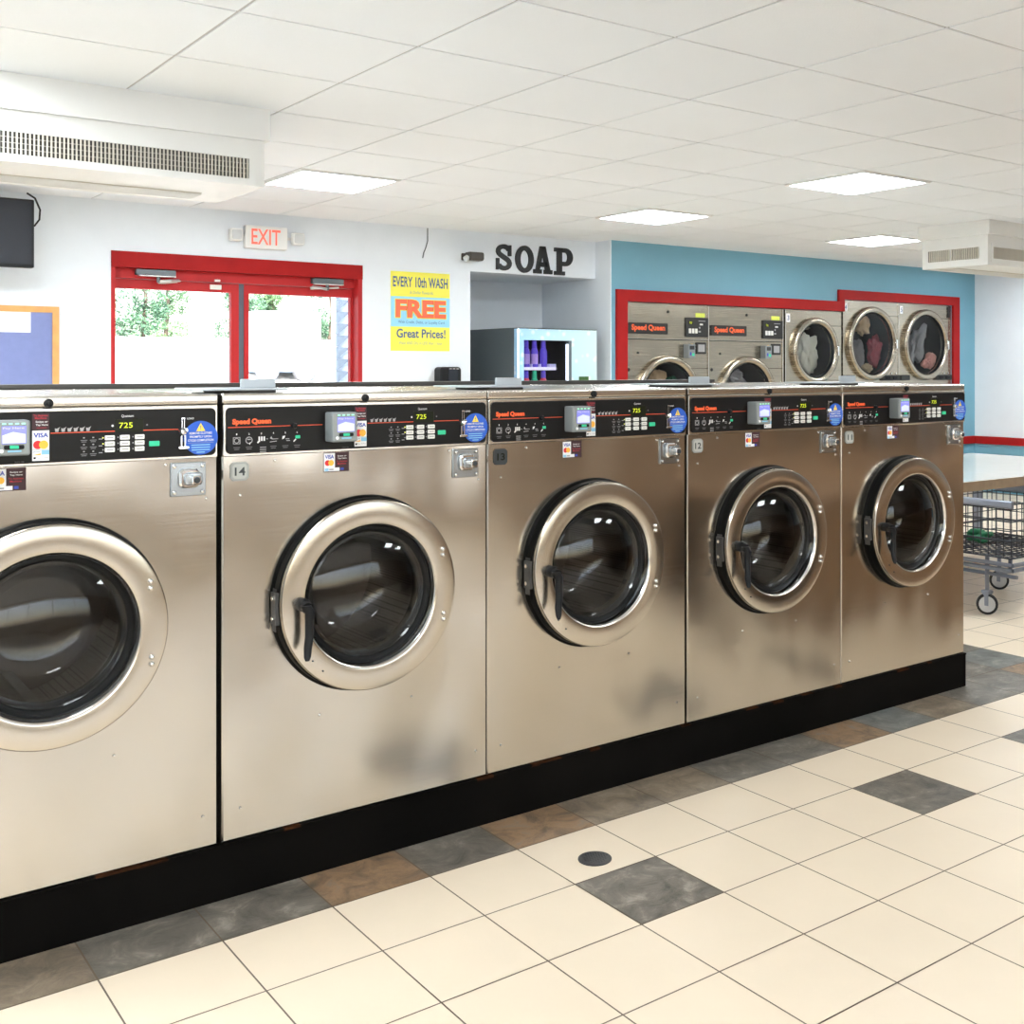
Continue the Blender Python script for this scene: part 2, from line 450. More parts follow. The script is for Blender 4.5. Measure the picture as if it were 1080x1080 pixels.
# blue wall with dryer opening (stepped)
OX0, OX1, OX2, OZ1, OZ2 = 6.418, 9.378, 11.288, 2.067, 2.197
b = MB(); T = .09
b.box((RX1+.006,BY,0),(OX0,BY+T,CE),'wall_blue_paint'); b.box((RX1+.006,9.2,0),(11.85,9.3,CE),'wall_white'); b.box((11.75,BY+T,0),(11.85,9.2,CE),'wall_white')
b.box((OX0,BY,OZ1),(OX1,BY+T,CE),'wall_blue_paint')
b.box((OX1,BY,OZ2),(OX2,BY+T,CE),'wall_blue_paint')
b.box((OX2,BY,0),(11.75,BY+T,CE),'wall_blue_paint')
struct(b.build('wall_back_blue', smooth=0))
b = MB(); b.box((11.75,-2.6,.58),(11.85,BY+.1,CE),'wall_white'); b.box((11.75,-2.6,0),(11.85,BY+.1,.58),'wall_blue_paint')
struct(b.build('wall_right', smooth=0))
b = MB(); b.box((-3.1,-2.6,0),(-3.0,FY,CE),'wall_white')
struct(b.build('wall_left', smooth=0))
# unseen shop front: glazing added to light the room, beige wall tinting the washers
b = MB(); WX0, WX1, WZ0, WZ1 = -2.9, 4.9, .75, 2.42
b.box((-3.1,-2.7,0),(WX0,-2.6,CE),'wall_beige'); b.box((WX1,-2.7,0),(11.85,-2.6,CE),'wall_beige')
b.box((WX0,-2.7,0),(WX1,-2.6,WZ0),'wall_beige'); b.box((WX0,-2.7,WZ1),(WX1,-2.6,CE),'wall_beige')
struct(b.build('wall_front', smooth=0))
b = MB()
b.box((WX0,-2.69,WZ0),(WX1,-2.59,WZ0+.05),'light_frame'); b.box((WX0,-2.69,WZ1-.05),(WX1,-2.59,WZ1),'light_frame')
for k in range(6):
    x = WX0+(WX1-WX0-.06)*k/5; b.box((x,-2.69,WZ0+.05),(x+.06,-2.59,WZ1-.05),'light_frame')
o = struct(b.build('unseen_window_1', smooth=0))
MB().box((WX0+.05,-2.655,WZ0+.05),(WX1-.05,-2.649,WZ1-.05),'door_glass_mat').build('pane', o, 0)
b = MB(); b.box((-4,-4.6,CE+.12),(12.5,9.3,CE+.3),'wall_white'); struct(b.build('added_sunshade_roof', smooth=0))  # unseen canopy, added to keep the sun off the front glazing
# chair rail (red) on blue wall end and on right wall
b = MB(); b.box((11.42,BY-.022,.565),(11.728,BY,.655),'red_paint'); b.box((11.728,-2.55,.565),(11.75,BY,.655),'red_paint')
struct(b.build('trim_1', smooth=0))
# red casing round the dryers
b = MB(); t = .12
y0, y1 = BY-.03, BY
def fr(x0, z0, x1, z1): b.box((x0,y0,z0),(x1,y1,z1),'red_paint')
fr(6.297,0,6.417,2.17); fr(6.417,2.065,9.376,2.17); fr(9.286,2.17,9.376,2.295); fr(9.376,2.195,11.29,2.295); fr(11.29,0,11.41,2.295)
struct(b.build('trim_2', smooth=0))
# ------------------------------------------------------------------ entrance doors
PY0, PY1 = 8.40, 8.445
b = MB()
b.box((DX0,FY-.012,2.155),(DX1,8.46,DZ),'red_paint')                      # header board
b.box((DX0,8.36,2.085),(DX1,8.46,2.155),'red_door_paint')
b.box((DX1-.035,FY-.004,0),(DX1,8.46,2.155),'red_door_paint'); b.box((DX0,FY+.004,0),(DX0+.03,8.46,2.155),'red_door_paint')
struct(b.build('trim_3', smooth=0))
def leaf(name, x0, x1, s0, s1):
    f = MB()
    f.box((x0,PY0,.02),(x0+s0,PY1,2.082),'red_door_paint'); f.box((x1-s1,PY0,.02),(x1,PY1,2.082),'red_door_paint')
    f.box((x0+s0,PY0,2.015),(x1-s1,PY1,2.082),'red_door_paint'); f.box((x0+s0,PY0,.02),(x1-s1,PY1,.27),'red_door_paint')
    o = struct(f.build(name, smooth=0))
    MB().box((x0+s0-.004,8.418,.266),(x1-s1+.004,8.424,2.019),'door_glass_mat').build('pane', o, 0)
    return o
d1 = leaf('door_1', DX0+.03, 3.005, .018, .058); d2 = leaf('door_2', 3.045, DX1-.035, .036, .018)
MB().box((3.006,PY0+.006,.02),(3.044,PY1-.005,2.082),'weatherstrip').build('weatherstrip', d2, 0)
def closer(parent, x0, x1, flip):
    c = MB(); c.rbox((x0,8.31,2.108),(x1,8.358,2.15),.008,'closer_grey'); c.box((x0+.02,8.313,2.102),(x1,8.36,2.109),'closer_light')
    px = (x0+x1)/2+(.02 if not flip else .0)
    c.zlathe(px, 8.335, [(.014,2.15),(.014,2.168)], 'closer_grey', 12)
    o = c.build('door_closer', parent, 30)
    a = MB(); a.zlathe(px, 8.335, [(.013,2.06),(.013,2.104)], 'closer_grey', 12)
    e = px-.12 if flip else px+.16
    a.tube([(px,8.335,2.068),((px+e)/2,8.32,2.075),(e,8.375,2.085)], .011, 'closer_light')
    if flip: a.tube([(e,8.375,2.07),(px+.10,8.35,2.085)], .008, 'closer_light')
    else: a.tube([(px,8.335,2.06),(px+.05,8.35,2.062),(e-.02,8.37,2.075)], .008, 'closer_light')
    a.build('closer_arm', o, 30)
closer(d1, 2.255, 2.525, False); closer(d2, 3.545, 3.80, True)
s = MB(); s.rbox((2.79,8.385,2.033),(2.872,8.40,2.068),.004,'exit_white'); s.build('alarm_contact', d1)
s = MB(); s.rbox((2.81,8.345,2.088),(2.85,8.36,2.104),.003,'exit_white'); s.build('alarm_contact', d1)
# ------------------------------------------------------------------ things on the white wall
t = thing('exit_sign', 'white exit sign with red letters and two emergency lamps above the red doors', 'sign', (3.0,FY,2.34))
s = MB(); s.rbox((0,-.05,0),(.32,-.001,.168),.01,'exit_white'); s.build('housing', t)
s = MB(); s.text('EXIT', .045,.03,.265,.145,-.0512,'exit_red',.012); s.build('lettering', t, 0)
for x in (-.07, .40):
    s = MB(); s.rbox((x-.045,-.075,.045),(x+.045,-.02,.135),.012,'exit_white'); s.box((min(x,.16),-.02,.08),(max(x,.16),-.005,.10),'exit_white')
    o = s.build('lamp_head', t)
    MB().rbox((x-.035,-.079,.056),(x+.035,-.074,.124),.01,'lamp_lens').build('lens', o)
t = thing('poster', 'yellow and blue wash special poster on the white wall', 'poster', (4.193,FY,1.598))
W, H = .536, .64
s = MB(); s.box((0,-.004,0),(W,.001,H),'poster_yellow'); s.box((0,-.0048,H*.305),(W,-.003,H*.685),'poster_blue')
s.text('EVERY 10th WASH', .018,.515,W-.018,.60,-.0055,'poster_ink',.02)
s.text('& Dollar Rewards', .17,.462,.38,.487,-.0055,'poster_small_ink')
s.text('FREE', .035,.262,W-.03,.42,-.0058,'poster_yellow',.07); s.text('FREE', .04,.268,W-.035,.414,-.0064,'poster_red',.045)
s.text('With Credit, Debit, or Loyalty Card', .065,.215,W-.05,.245,-.0055,'poster_ink',.0)
s.text('Great Prices!', .05,.105,W-.04,.178,-.0055,'poster_ink',.02)
s.text('Wash AND Dry in LESS than 1 hour', .07,.045,W-.07,.075,-.0055,'poster_small_ink')
s.build('printed_sheet', t, 0)
t = thing('notice_board', 'blue notice board with orange wooden frame on the far left wall', 'board', (.55,FY,.95))
W, H = 1.205, .915
s = MB()
for a, c in (((0,-.025,0),(W,-.001,.04)),((0,-.025,H-.04),(W,-.001,H)),((0,-.025,.04),(.04,-.001,H-.04)),((W-.04,-.025,.04),(W,-.001,H-.04))): s.box(a, c, 'wood_orange')
s.build('frame', t, 0)
MB().box((.04,-.015,.04),(W-.04,-.002,H-.04),'board_blue').build('panel', t, 0)
tag(MB().box((1.405,FY-.018,1.69),(1.585,FY-.0155,1.835),'paper_white').build('paper_notice', smooth=0), 'small white paper notice pinned to the blue notice board', 'paper')
t = thing('television', 'black wall-mounted television cut off by the left edge', 'television', (.52,8.0,2.091))
s = MB(); s.rbox((0,-.03,0),(1.025,.03,.432),.008,'black_plastic'); s.build('casing', t)
MB().box((.015,-.033,.02),(1.01,-.0305,.42),'tv_black').build('screen', t, 0)
MB().box((.40,.03,.12),(.62,.3005,.32),'black_plastic').build('bracket', t, 0)
tag(MB().tube([(1.50,7.955,2.56),(1.545,7.945,2.53),(1.575,7.95,2.46),(1.575,7.97,2.40),(1.552,8.005,2.36)], .006, 'black_plastic').build('television_cable'), 'black cable curling round the right edge of the television', 'cable')
t = thing('security_camera', 'small dark security camera mounted left of the soap letters', 'camera', (4.86,FY,2.39))
MB().rbox((-.02,-.012,-.03),(.03,-.0005,.03),.01,'bronze_dark').build('mount', t)
s = MB(); s.rbox((-.005,-.13,-.035),(.13,-.02,.035),.02,'bronze_dark',axis='x'); s.tube([(.0,-.01,0),(.02,-.03,0)],.012,'bronze_dark'); s.build('body', t)
s = MB(); s.tube([(-.03,-.085,-.03),(-.004,-.085,-.01)],[.026,.024],'closer_light',12); s.build('lens', t)
tag(MB().tube([(4.523,FY-.006,2.603),(4.524,FY-.006,2.50),(4.505,FY-.006,2.44),(4.487,FY-.006,2.40),(4.478,FY-.006,2.357)], .004, 'closer_grey').build('wall_cable'), 'thin grey cable hanging from the ceiling above the poster', 'cable')
t = thing('paper_towel_dispenser', 'black wall dispenser below the yellow poster, beside the alcove', 'dispenser', (4.582,FY,1.15))
MB().rbox((0,-.12,0),(.195,-.001,.318),.03,'black_plastic').build('body', t)
MB().rbox((.07,-.132,.02),(.155,-.118,.30),.015,'tv_black').build('window', t)
s = MB()
for k in range(3): s.rbox((.078+k*.033,-.126,.299),(.10+k*.033,-.115,.306),.002,'closer_light')
s.build('badge', t)
# SOAP letters, slab serif, standing on the alcove header
LY0, LY1 = FY-.022, FY-.001
def letter(ch, x, z, w, h, shapes, lab):
    s = MB()
    for pts in shapes: s.prism([(x+p*w, z+q*h) for p, q in pts], LY0, LY1, 'letter_black')
    tag(s.build('wall_letter', smooth=25), lab, 'letter', 'black wall letters over the alcove')
def stroke(pts, wd, asp):
    """band of constant width along a polyline in unit letter space (asp = letter width / height)"""
    P = [Vector((p[0]*asp, p[1])) for p in pts]; L = []; R = []
    for i, p in enumerate(P):
        d = (P[min(i+1,len(P)-1)]-P[max(i-1,0)]).normalized(); n = Vector((-d.y,d.x))
        L.append(p+n*wd[i]/2 if isinstance(wd, list) else p+n*wd/2); R.append(p-n*wd[i]/2 if isinstance(wd, list) else p-n*wd/2)
    out = []
    for i in range(len(P)-1): out.append([(q.x/asp, q.y) for q in (L[i],L[i+1],R[i+1],R[i])])
    return out
# S: curved spine and two serifs
asp = .155/.228
sp = []
for k in range(13):
    a = math.radians(20+ (250-0)*k/12); sp.append((.50+.36*math.cos(a), .735+.175*math.sin(a)))
for k in range(13):
    a = math.radians(90-(250)*k/12); sp.append((.52+.36*math.cos(a), .275+.185*math.sin(a)))
sp = sp[:11]+sp[15:]
S = stroke(sp, .17, asp) + [[(.80,.56),(.98,.56),(.98,.97),(.86,.97),(.80,.86)], [(.02,.03),(.14,.03),(.20,.14),(.20,.46),(.02,.46)]]
letter('S', 5.175, 2.295, .155, .228, S, 'black letter S on the alcove header, first letter of the word soap')
O = []
for k in range(40):
    a, c = 2*PI*k/40, 2*PI*(k+1)/40
    O.append([(.5+.5*math.cos(a),.5+.5*math.sin(a)),(.5+.5*math.cos(c),.5+.5*math.sin(c)),(.5+.25*math.cos(c),.5+.33*math.sin(c)),(.5+.25*math.cos(a),.5+.33*math.sin(a))])
letter('O', 5.373, 2.287, .185, .236, O, 'black letter O on the alcove header, second letter of the word soap')
A = [[(.10,.10),(.30,.10),(.50,.78),(.60,1),(.34,1)], [(.90,.10),(.66,.10),(.46,.78),(.40,1),(.62,1)], [(.26,.25),(.74,.25),(.70,.42),(.30,.42)],
     [(.0,0),(.42,0),(.42,.15),(.0,.15)], [(.56,0),(1,0),(1,.15),(.56,.15)]]
letter('A', 5.561, 2.289, .195, .240, A, 'black letter A on the alcove header, third letter of the word soap')
P_ = [[(.14,.1),(.40,.1),(.40,.98),(.14,.98)], [(0,0),(.56,0),(.56,.14),(0,.14)], [(0,.86),(.2,.86),(.2,1),(0,1)], [(.38,.84),(.60,.84),(.62,1),(.14,1)], [(.38,.34),(.60,.34),(.60,.50),(.38,.50)]]
for k in range(14):
    a, c = -PI/2+PI*k/14, -PI/2+PI*(k+1)/14
    P_.append([(.60+.40*math.cos(a),.67+.33*math.sin(a)),(.60+.40*math.cos(c),.67+.33*math.sin(c)),(.60+.13*math.cos(c),.67+.17*math.sin(c)),(.60+.13*math.cos(a),.67+.17*math.sin(a))])
letter('P', 5.782, 2.286, .197, .242, P_, 'black letter P on the alcove header, last letter of the word soap')
# ------------------------------------------------------------------ vending machine
t = thing('vending_machine', 'soap vending machine with dark sides and pale blue front in the alcove', 'vending machine', (5.243,8.05,0))
W, H, D = .828, 1.80, .80
wx0, wx1, wz0, wz1 = .06, .527, .55, 1.697
s = MB()
s.box((0,.06,0),(.02,D,H),'vending_grey'); s.box((W-.02,.06,0),(W,D,H),'vending_grey'); s.box((.02,D-.02,0),(W-.02,D,H),'vending_grey')
s.box((.02,.06,H-.02),(W-.02,D-.02,H),'vending_grey'); s.box((.02,.06,.0),(W-.02,D-.02,.1),'vending_grey'); s.box((wx1+.03,.06,.1),(W-.02,D-.02,H-.02),'dryer_black')
s.box((.02,D-.04,.1),(wx1+.03,D-.02,H-.02),'dryer_black')
s.build('cabinet', t, 0)
s = MB()
s.box((0,0,0),(wx0,.06,H-.008),'vending_art'); s.box((wx1+.03,0,0),(W,.06,H-.008),'vending_art'); s.box((wx0,0,wz1),(wx1+.03,.06,H-.008),'vending_art'); s.box((wx0,0,0),(wx1+.03,.06,wz0),'vending_art')
s.box((0,0,H-.008),(W,.06,H),'dryer_black'); s.box((-.004,-.003,0),(.006,.0,H-.01),'led_white')
s.build('front_panel', t, 0)
s = MB(); s.box((wx1+.004,.004,wz0),(wx1+.03,.05,wz1),'shade_and_frame_grey'); s.build('window_frame', t, 0)
MB().box((wx1-.014,.012,wz0),(wx1+.004,.03,wz1-.03),'led_white').build('light_strip', t, 0)
MB().box((wx0,.005,wz0),(wx1-.016,.008,wz1),'vending_glass').build('window_glass', t, 0)
for z in (1.465, 1.21, .96):
    s = MB(); s.box((.02,.022,z-.02),(.42,.55,z),'dryer_black'); s.box((.02,.014,z-.024),(.40,.022,z+.003),'shelf_lit')
    for x in (.157,.246,.345,.40): s.box((x,.022,z),(x+.004,.30,z+.03),'shelf_lit')
    s.build('shelf', t, 0)
MB().box((.635,-.006,1.34),(.735,.0,1.385),'keypad_green').build('keypad', t, 0)
def bottle(x, z, h, body, cap, lab, label_col):
    r = .033
    p = thing('detergent_bottle', lab, 'bottle', (5.243+x, 8.05+.052, z+.001), 'bottles in the vending machine')
    MB().zlathe(0,0,[(r*.9,0),(r,.01),(r,h*.58),(r*.85,h*.66),(r*.62,h*.72)],body).build('body', p)
    MB().zlathe(0,0,[(r*.62,h*.72),(r*.68,h*.73),(r*.62,h*.985),(r*.5,h)],cap).build('cap', p)
    s = MB(); s.zlathe(0,0,[(r+.001,h*.12),(r+.001,h*.5)],label_col); s.build('paper_label', p)
for k, (x, lc) in enumerate(((.115,'bottle_label'),(.20,'bottle_label'),(.292,'bottle_violet'))):
    bottle(x, 1.465, .228, 'bottle_violet', 'bottle_violet', ['leftmost violet bottle on the upper vending shelf','middle violet bottle on the upper vending shelf','right violet bottle on the upper vending shelf'][k], lc)
for k, (x, bc, cc) in enumerate(((.115,'bottle_red','bottle_violet'),(.20,'bottle_green','bottle_green'),(.292,'bottle_red','bottle_violet'))):
    bottle(x, 1.21, .226, bc, cc, ['left red bottle with violet cap on the lower vending shelf','green bottle between two red ones on the lower vending shelf','right red bottle with violet cap on the lower vending shelf'][k], 'bottle_orange' if k == 2 else bc)
# ------------------------------------------------------------------ washers
WP = .8492; WG = .006; Ww = WP-WG; ZB = .152; WYF = 3.12; X0 = .2176
def zz(z): return z-ZB
CX, CZ = .420, zz(.789)
wgroup = 'front-load washers in the row'
w = thing('washer', 'stainless front-load washer with number plate 14, second from the left', 'washing machine', (X0+WP+.003,WYF,ZB), wgroup)
DEP = 1.06
# cabinet
s = MB(); e = .004; top = zz(1.352); R = .262
s.holed(e, e, Ww-e, zz(1.2085), CX, CZ, R, 0, 'steel_front')
zt = zz(1.352)
# sheet returns down the sides, bottom, back
s.add([(e,0,e),(0,e,e),(0,e,zz(1.2085)),(e,0,zz(1.2085))],[(0,1,2,3)],'steel_front')
s.add([(Ww-e,0,e),(Ww,e,e),(Ww,e,zz(1.2085)),(Ww-e,0,zz(1.2085))],[(0,1,2,3)],'steel_front')
s.add([(e,0,e),(Ww-e,0,e),(Ww,e,0),(0,e,0)],[(0,1,2,3)],'steel_front')
s.add([(0,e,0),(0,DEP,0),(0,DEP,zt),(0,e,zt)],[(0,1,2,3)],'steel_lid'); s.add([(Ww,e,0),(Ww,DEP,0),(Ww,DEP,zt),(Ww,e,zt)],[(0,1,2,3)],'steel_lid')
s.add([(0,DEP,0),(Ww,DEP,0),(Ww,DEP,zt),(0,DEP,zt)],[(0,1,2,3)],'steel_lid'); s.add([(0,e,0),(Ww,e,0),(Ww,DEP,0),(0,DEP,0)],[(0,1,2,3)],'rail_dark')
s.lathe(CX, CZ, [(R,0),(R,.03)], 'steel_front', 64)
s.build('cabinet', w, 25)
# steel surround of the control panel
s = MB(); s.rbox((.001,-.006,zz(1.208)),(Ww-.001,.012,zz(1.352)),.006,'steel_lid'); s.build('panel_surround', w)
# top lid
s = MB(); s.rbox((0,-.004,zz(1.353)),(Ww,DEP,zz(1.381)),.006,'steel_lid',axis='x'); lid = s.build('top_lid', w)
s = MB(); s.lathe(.422, zz(1.3635), [(.0,-.0125),(.004,-.0125),(.006,-.010),(.010,-.0095),(.0115,-.006),(.0115,-.003)], 'black_plastic', 20); s.build('rubber_bumper', lid)
# tub: drum seen through the glass
s = MB()
s.lathe(CX, CZ, [(.26,.03),(.262,.05),(.275,.055),(.275,.52)], 'drum_perforated', 48)
s.disc(CX, CZ, .275, .52, 'drum_perforated', 48)
for k in range(3):
    a = .5+2*PI*k/3; c, q = math.cos(a), math.sin(a); tx, tz = -q, c
    P = [(CX+c*.275+tx*.05,CZ+q*.275+tz*.05),(CX+c*.20+tx*.015,CZ+q*.20+tz*.015),(CX+c*.20-tx*.015,CZ+q*.20-tz*.015),(CX+c*.275-tx*.05,CZ+q*.275-tz*.05)]
    s.prism(P, .08, .50, 'drum_dark')
s.build('drum', w, 30)
# door
s = MB()
s.lathe(CX, CZ, [(.288,-.0005),(.286,-.008),(.281,-.014),(.280,-.040),(.272,-.044)], 'black_rim', 72)
rim = s.build('door_rim', w)
s = MB()
s.lathe(CX, CZ, [(.272,-.040),(.2765,-.044),(.277,-.053),(.2735,-.0580),(.268,-.0594),(.240,-.0606),(.215,-.0598),(.208,-.0580),(.2035,-.052),(.200,-.030),(.1985,-.018)], 'steel_door', 80)
door = s.build('door', w, 40)
s = MB(); s.lathe(CX, CZ, [(.2045,-.0585),(.2025,-.0560),(.1995,-.046),(.1965,-.028),(.195,-.020)], 'chrome', 72); s.build('chrome_lip', door, 60)
s = MB(); s.lathe(CX, CZ, [(.198,-.026),(.190,-.030),(.183,-.026),(.178,-.010),(.176,.03),(.200,.034)], 'black_gasket', 64); s.build('gasket', door, 60)
s = MB(); s.lathe(CX, CZ, [(.182,-.028),(.176,-.030),(.170,-.022),(.166,.03),(.160,.08),(.150,.115),(.132,.135),(.09,.147),(.045,.151),(.0005,.152)], 'bowl_glass', 64); s.build('glass_bowl', door, 60)
s = MB(); s.lathe(CX, CZ, [(.183,-.028),(.175,-.033),(.150,-.045),(.120,-.056),(.085,-.0645),(.045,-.0695),(.0005,-.071)], 'washer_glass', 64); s.build('door_glass', door, 60)
for px, pz in ((.650,.901),(.650,.883),(.653,.705),(.653,.687)):
    s = MB(); s.lathe(px, zz(pz), [(.0,-.069),(.004,-.068),(.0065,-.065),(.0075,-.059)], 'steel_bolt', 14); s.build('hinge_bolt', door)
for px, pz in ((.235,.625),(.265,.592)):
    s = MB(); s.lathe(px, zz(pz), [(.0,-.0635),(.002,-.063),(.003,-.059)], 'plate_black', 8); s.build('rivet', door)
# latch bracket on rim, handle
s = MB()
for a in (PI-.05,):
    pts = []
    for k in range(7):
        t_ = PI+.02+.13*(k-3)/3; pts.append((CX+.284*math.cos(t_), zz(.775)+ .06*(k-3)/3))
    for k in range(6): s.add([(pts[k][0],-.038,pts[k][1]),(pts[k+1][0],-.038,pts[k+1][1]),(pts[k+1][0],-.010,pts[k+1][1]),(pts[k][0],-.010,pts[k][1])],[(0,1,2,3)],'bracket_dark')
s.box((.134,-.041,zz(.735)),(.146,-.008,zz(.825)),'bracket_dark')
lb = s.build('latch_bracket', rim, 0)
for z in (.752,.808): MB().tube([(.129,-.025,zz(z)),(.140,-.025,zz(z))],.0065,'steel_bolt',10).build('latch_bolt', lb)
s = MB()
hx, hz = .205, zz(.788)
s.lathe(hx, hz, [(.0,-.085),(.016,-.084),(.019,-.076),(.019,-.060)], 'black_plastic', 20)
sec = [(-.006,.016,.0),(.004,.0145,-.02),(.004,.0135,-.05),(.002,.013,-.085),(-.004,.0125,-.115),(-.010,.0105,-.138),(-.012,.006,-.148)]
vs = []; n = 10
for k, (dx, r, dz) in enumerate(sec):
    yo = -.098+(.014 if k in (2,3,4) else 0)*.5-(.004*k)
    for i in range(n): vs.append((hx+dx+r*math.cos(2*PI*i/n), yo+r*.75*math.sin(2*PI*i/n), hz+.004+dz))
fs = [tuple(range(n)), tuple(range(len(vs)-n, len(vs)))]
for k in range(len(sec)-1):
    for i in range(n): fs.append((k*n+i, k*n+(i+1) % n, (k+1)*n+(i+1) % n, (k+1)*n+i))
s.add(vs, fs, 'black_plastic')
s.tube([(hx,-.075,hz),(hx-.002,-.10,hz-.004)], .016, 'black_plastic', 12)
s.build('handle', door, 50)
# control panel
PNY = -.0125
s = MB(); s.rbox((.008,-.012,zz(1.2155)),(Ww-.008,-.004,zz(1.3435)),.014,'black_panel',seg=6)
for x0, x1 in ((.012,.285),(.425,.735)): s.rect(x0, zz(1.2878), x1, zz(1.2898), PNY, 'red_print')
# symbols under the brand line
for k in range(6):
    x = .036+k*.0345; z = zz(1.252)
    if k == 0:
        for q in range(16):
            a, c = 2*PI*q/16, 2*PI*(q+1)/16
            s.poly([(x+.0075*math.cos(a),z+.0075*math.sin(a)),(x+.0075*math.cos(c),z+.0075*math.sin(c)),(x+.0055*math.cos(c),z+.0055*math.sin(c)),(x+.0055*math.cos(a),z+.0055*math.sin(a))],PNY,'grey_print')
        for a, c in ((-.010,-.008),(.008,.010)): s.rect(x+a,z-.008,x+c,z+.008,PNY,'grey_print')
        s.rect(x-.010,z+.008,x+.010,z+.0095,PNY,'grey_print'); s.rect(x-.010,z-.0095,x+.010,z-.008,PNY,'grey_print')
    elif k == 1:
        for q in range(16):
            a, c = 2*PI*q/16, 2*PI*(q+1)/16
            s.poly([(x+.010*math.cos(a),z+.010*math.sin(a)),(x+.010*math.cos(c),z+.010*math.sin(c)),(x+.0078*math.cos(c),z+.0078*math.sin(c)),(x+.0078*math.cos(a),z+.0078*math.sin(a))],PNY,'grey_print')
        s.rect(x-.005,z+.001,x+.005,z+.004,PNY,'grey_print'); s.poly([(x,z-.009),(x+.005,z-.004),(x+.002,z-.013)],PNY,'white_print')
    elif k == 2:
        for q in range(3): s.rect(x-.008+q*.007,z-.003,x-.0035+q*.007,z+.009,PNY,'white_print')
        s.poly([(x-.010,z-.010),(x-.003,z-.004),(x-.006,z-.001),(x-.012,z-.006)],PNY,'white_print'); s.rect(x+.014,z+.001,x+.019,z+.003,PNY,'grey_print')
        for q in range(3): s.rect(x-.004,z-.022-q*.006,x+.014,z-.020-q*.006,PNY,'grey_print')
    elif k == 3:
        s.poly([(x-.010,z-.008),(x+.010,z-.006),(x+.010,z-.004),(x-.010,z-.006)],PNY,'grey_print'); s.poly([(x-.010,z+.003),(x-.006,z+.009),(x-.002,z+.002),(x+.014,z+.002),(x+.014,z+.0005),(x-.003,z)],PNY,'grey_print')
    elif k == 4:
        s.poly([(x-.008,z+.008),(x,z+.009),(x-.003,z+.002),(x-.009,z-.001)],PNY,'white_print'); s.rect(x+.001,z-.001,x+.012,z+.001,PNY,'grey_print'); s.rect(x+.003,z-.006,x+.014,z-.004,PNY,'grey_print')
    else:
        s.poly([(x-.010,z-.010),(x-.002,z-.003),(x-.005,z),(x-.011,z-.007)],PNY,'white_print'); s.rbox((x-.005,PNY-.0006,z),(x+.009,PNY,z+.009),.002,'start_green')
    s.text(str(k+1), x-.0015, z+.015, x+.0015, z+.020, PNY, 'white_print', .02)
    if k != 2:
        s.rect(x-.009,z-.020,x+.009,z-.0185,PNY,'dim_print'); s.rect(x-.007,z-.025,x+.007,z-.0235,PNY,'dim_print')
# six cups
for k in range(6):
    x = .440+k*.0145; z = zz(1.2965)
    s.poly([(x-.0045,z-.005),(x+.0025,z-.005),(x+.0045,z+.005),(x+.003,z+.005),(x-.001,z+.003),(x-.0055,z+.004)],PNY,'grey_print')
    s.poly([(x+.002,z+.001),(x+.0055,z+.007),(x+.0065,z+.007),(x+.003,z)],PNY,'grey_print')
# programme legends
for r_ in range(3):
    z = zz(1.270-r_*.0175)
    for x in (.498,.520):
        s.rect(x+.002,z+.003,x+.006,z+.006,PNY,'grey_print'); s.rect(x-.004,z-.003,x+.012,z-.001,PNY,'dim_print'); s.rect(x-.002,z-.007,x+.010,z-.005,PNY,'dim_print')
    s.rect(.537,z-.001,.546,z+.001,PNY,'grey_print')
s.text('Quantum', .592, zz(1.323), .622, zz(1.331), PNY, 'white_print', .01)
s.text('LOAD', .758, zz(1.314), .776, zz(1.319), PNY, 'white_print', .02)
s.text('INCH 100', .345, zz(1.2185), .365, zz(1.222), PNY, 'dim_print')
cp = s.build('control_panel', w, 30)
s = MB(); s.text('Speed Queen', .024, zz(1.2925), .133, zz(1.312), PNY-.0003, 'orange_print', .055); s.build('brand_lettering', cp, 0)
s = MB(); s.lathe(.198, zz(1.2885), [(.0,-.026),(.007,-.025),(.0085,-.021),(.0085,-.012)], 'black_plastic', 16); s.build('key_lock', cp)
s = MB(); s.rbox((.576,-.0135,zz(1.286)),(.646,-.0118,zz(1.3195)),.003,'display_black')
s.text('725', .586, zz(1.2965), .619, zz(1.3105), -.0139, 'digit_lit', .0); s.disc(.570, zz(1.303), .0028, -.0137, 'white_print', 10); s.disc(.655, zz(1.303), .0024, -.0137, 'dim_print', 10)
s.build('display', cp, 0)
for r_ in range(3):
    for c_ in range(3):
        x = .5515+c_*.0365; z = zz(1.2665-r_*.0155)
        s = MB(); s.rbox((x,-.0165,z),(x+.0235,-.0118,z+.0120),.002,'button_white',seg=2); s.rect(x+.004,z+.005,x+.0195,z+.0075,-.0167,'grey_print')
        s.rect(x-.006,z+.005,x-.003,z+.008,-.0137,'led_lit' if (c_ == 0 and r_ < 2) else 'grey_print')
        s.build('button', cp)
s = MB(); s.rbox((.660,-.0165,zz(1.2465)),(.686,-.0118,zz(1.2600)),.002,'start_green'); s.build('start_button', cp)
s = MB()
s.rbox((.742,-.020,zz(1.290)),(.7435,-.012,zz(1.3185)),.0006,'chrome'); s.rbox((.748,-.020,zz(1.290)),(.7495,-.012,zz(1.3185)),.0006,'chrome'); s.rbox((.741,-.021,zz(1.316)),(.7505,-.012,zz(1.3195)),.001,'chrome')
s.lathe(.744, zz(1.281), [(0,-.034),(.006,-.032),(.010,-.026),(.011,-.018),(.007,-.012)], 'chrome', 16); s.rbox((.744,-.024,zz(1.281)),(.757,-.014,zz(1.291)),.002,'chrome')
s.rbox((.740,-.019,zz(1.243)),(.7435,-.012,zz(1.274)),.001,'chrome'); s.rbox((.7495,-.019,zz(1.243)),(.753,-.012,zz(1.274)),.001,'chrome')
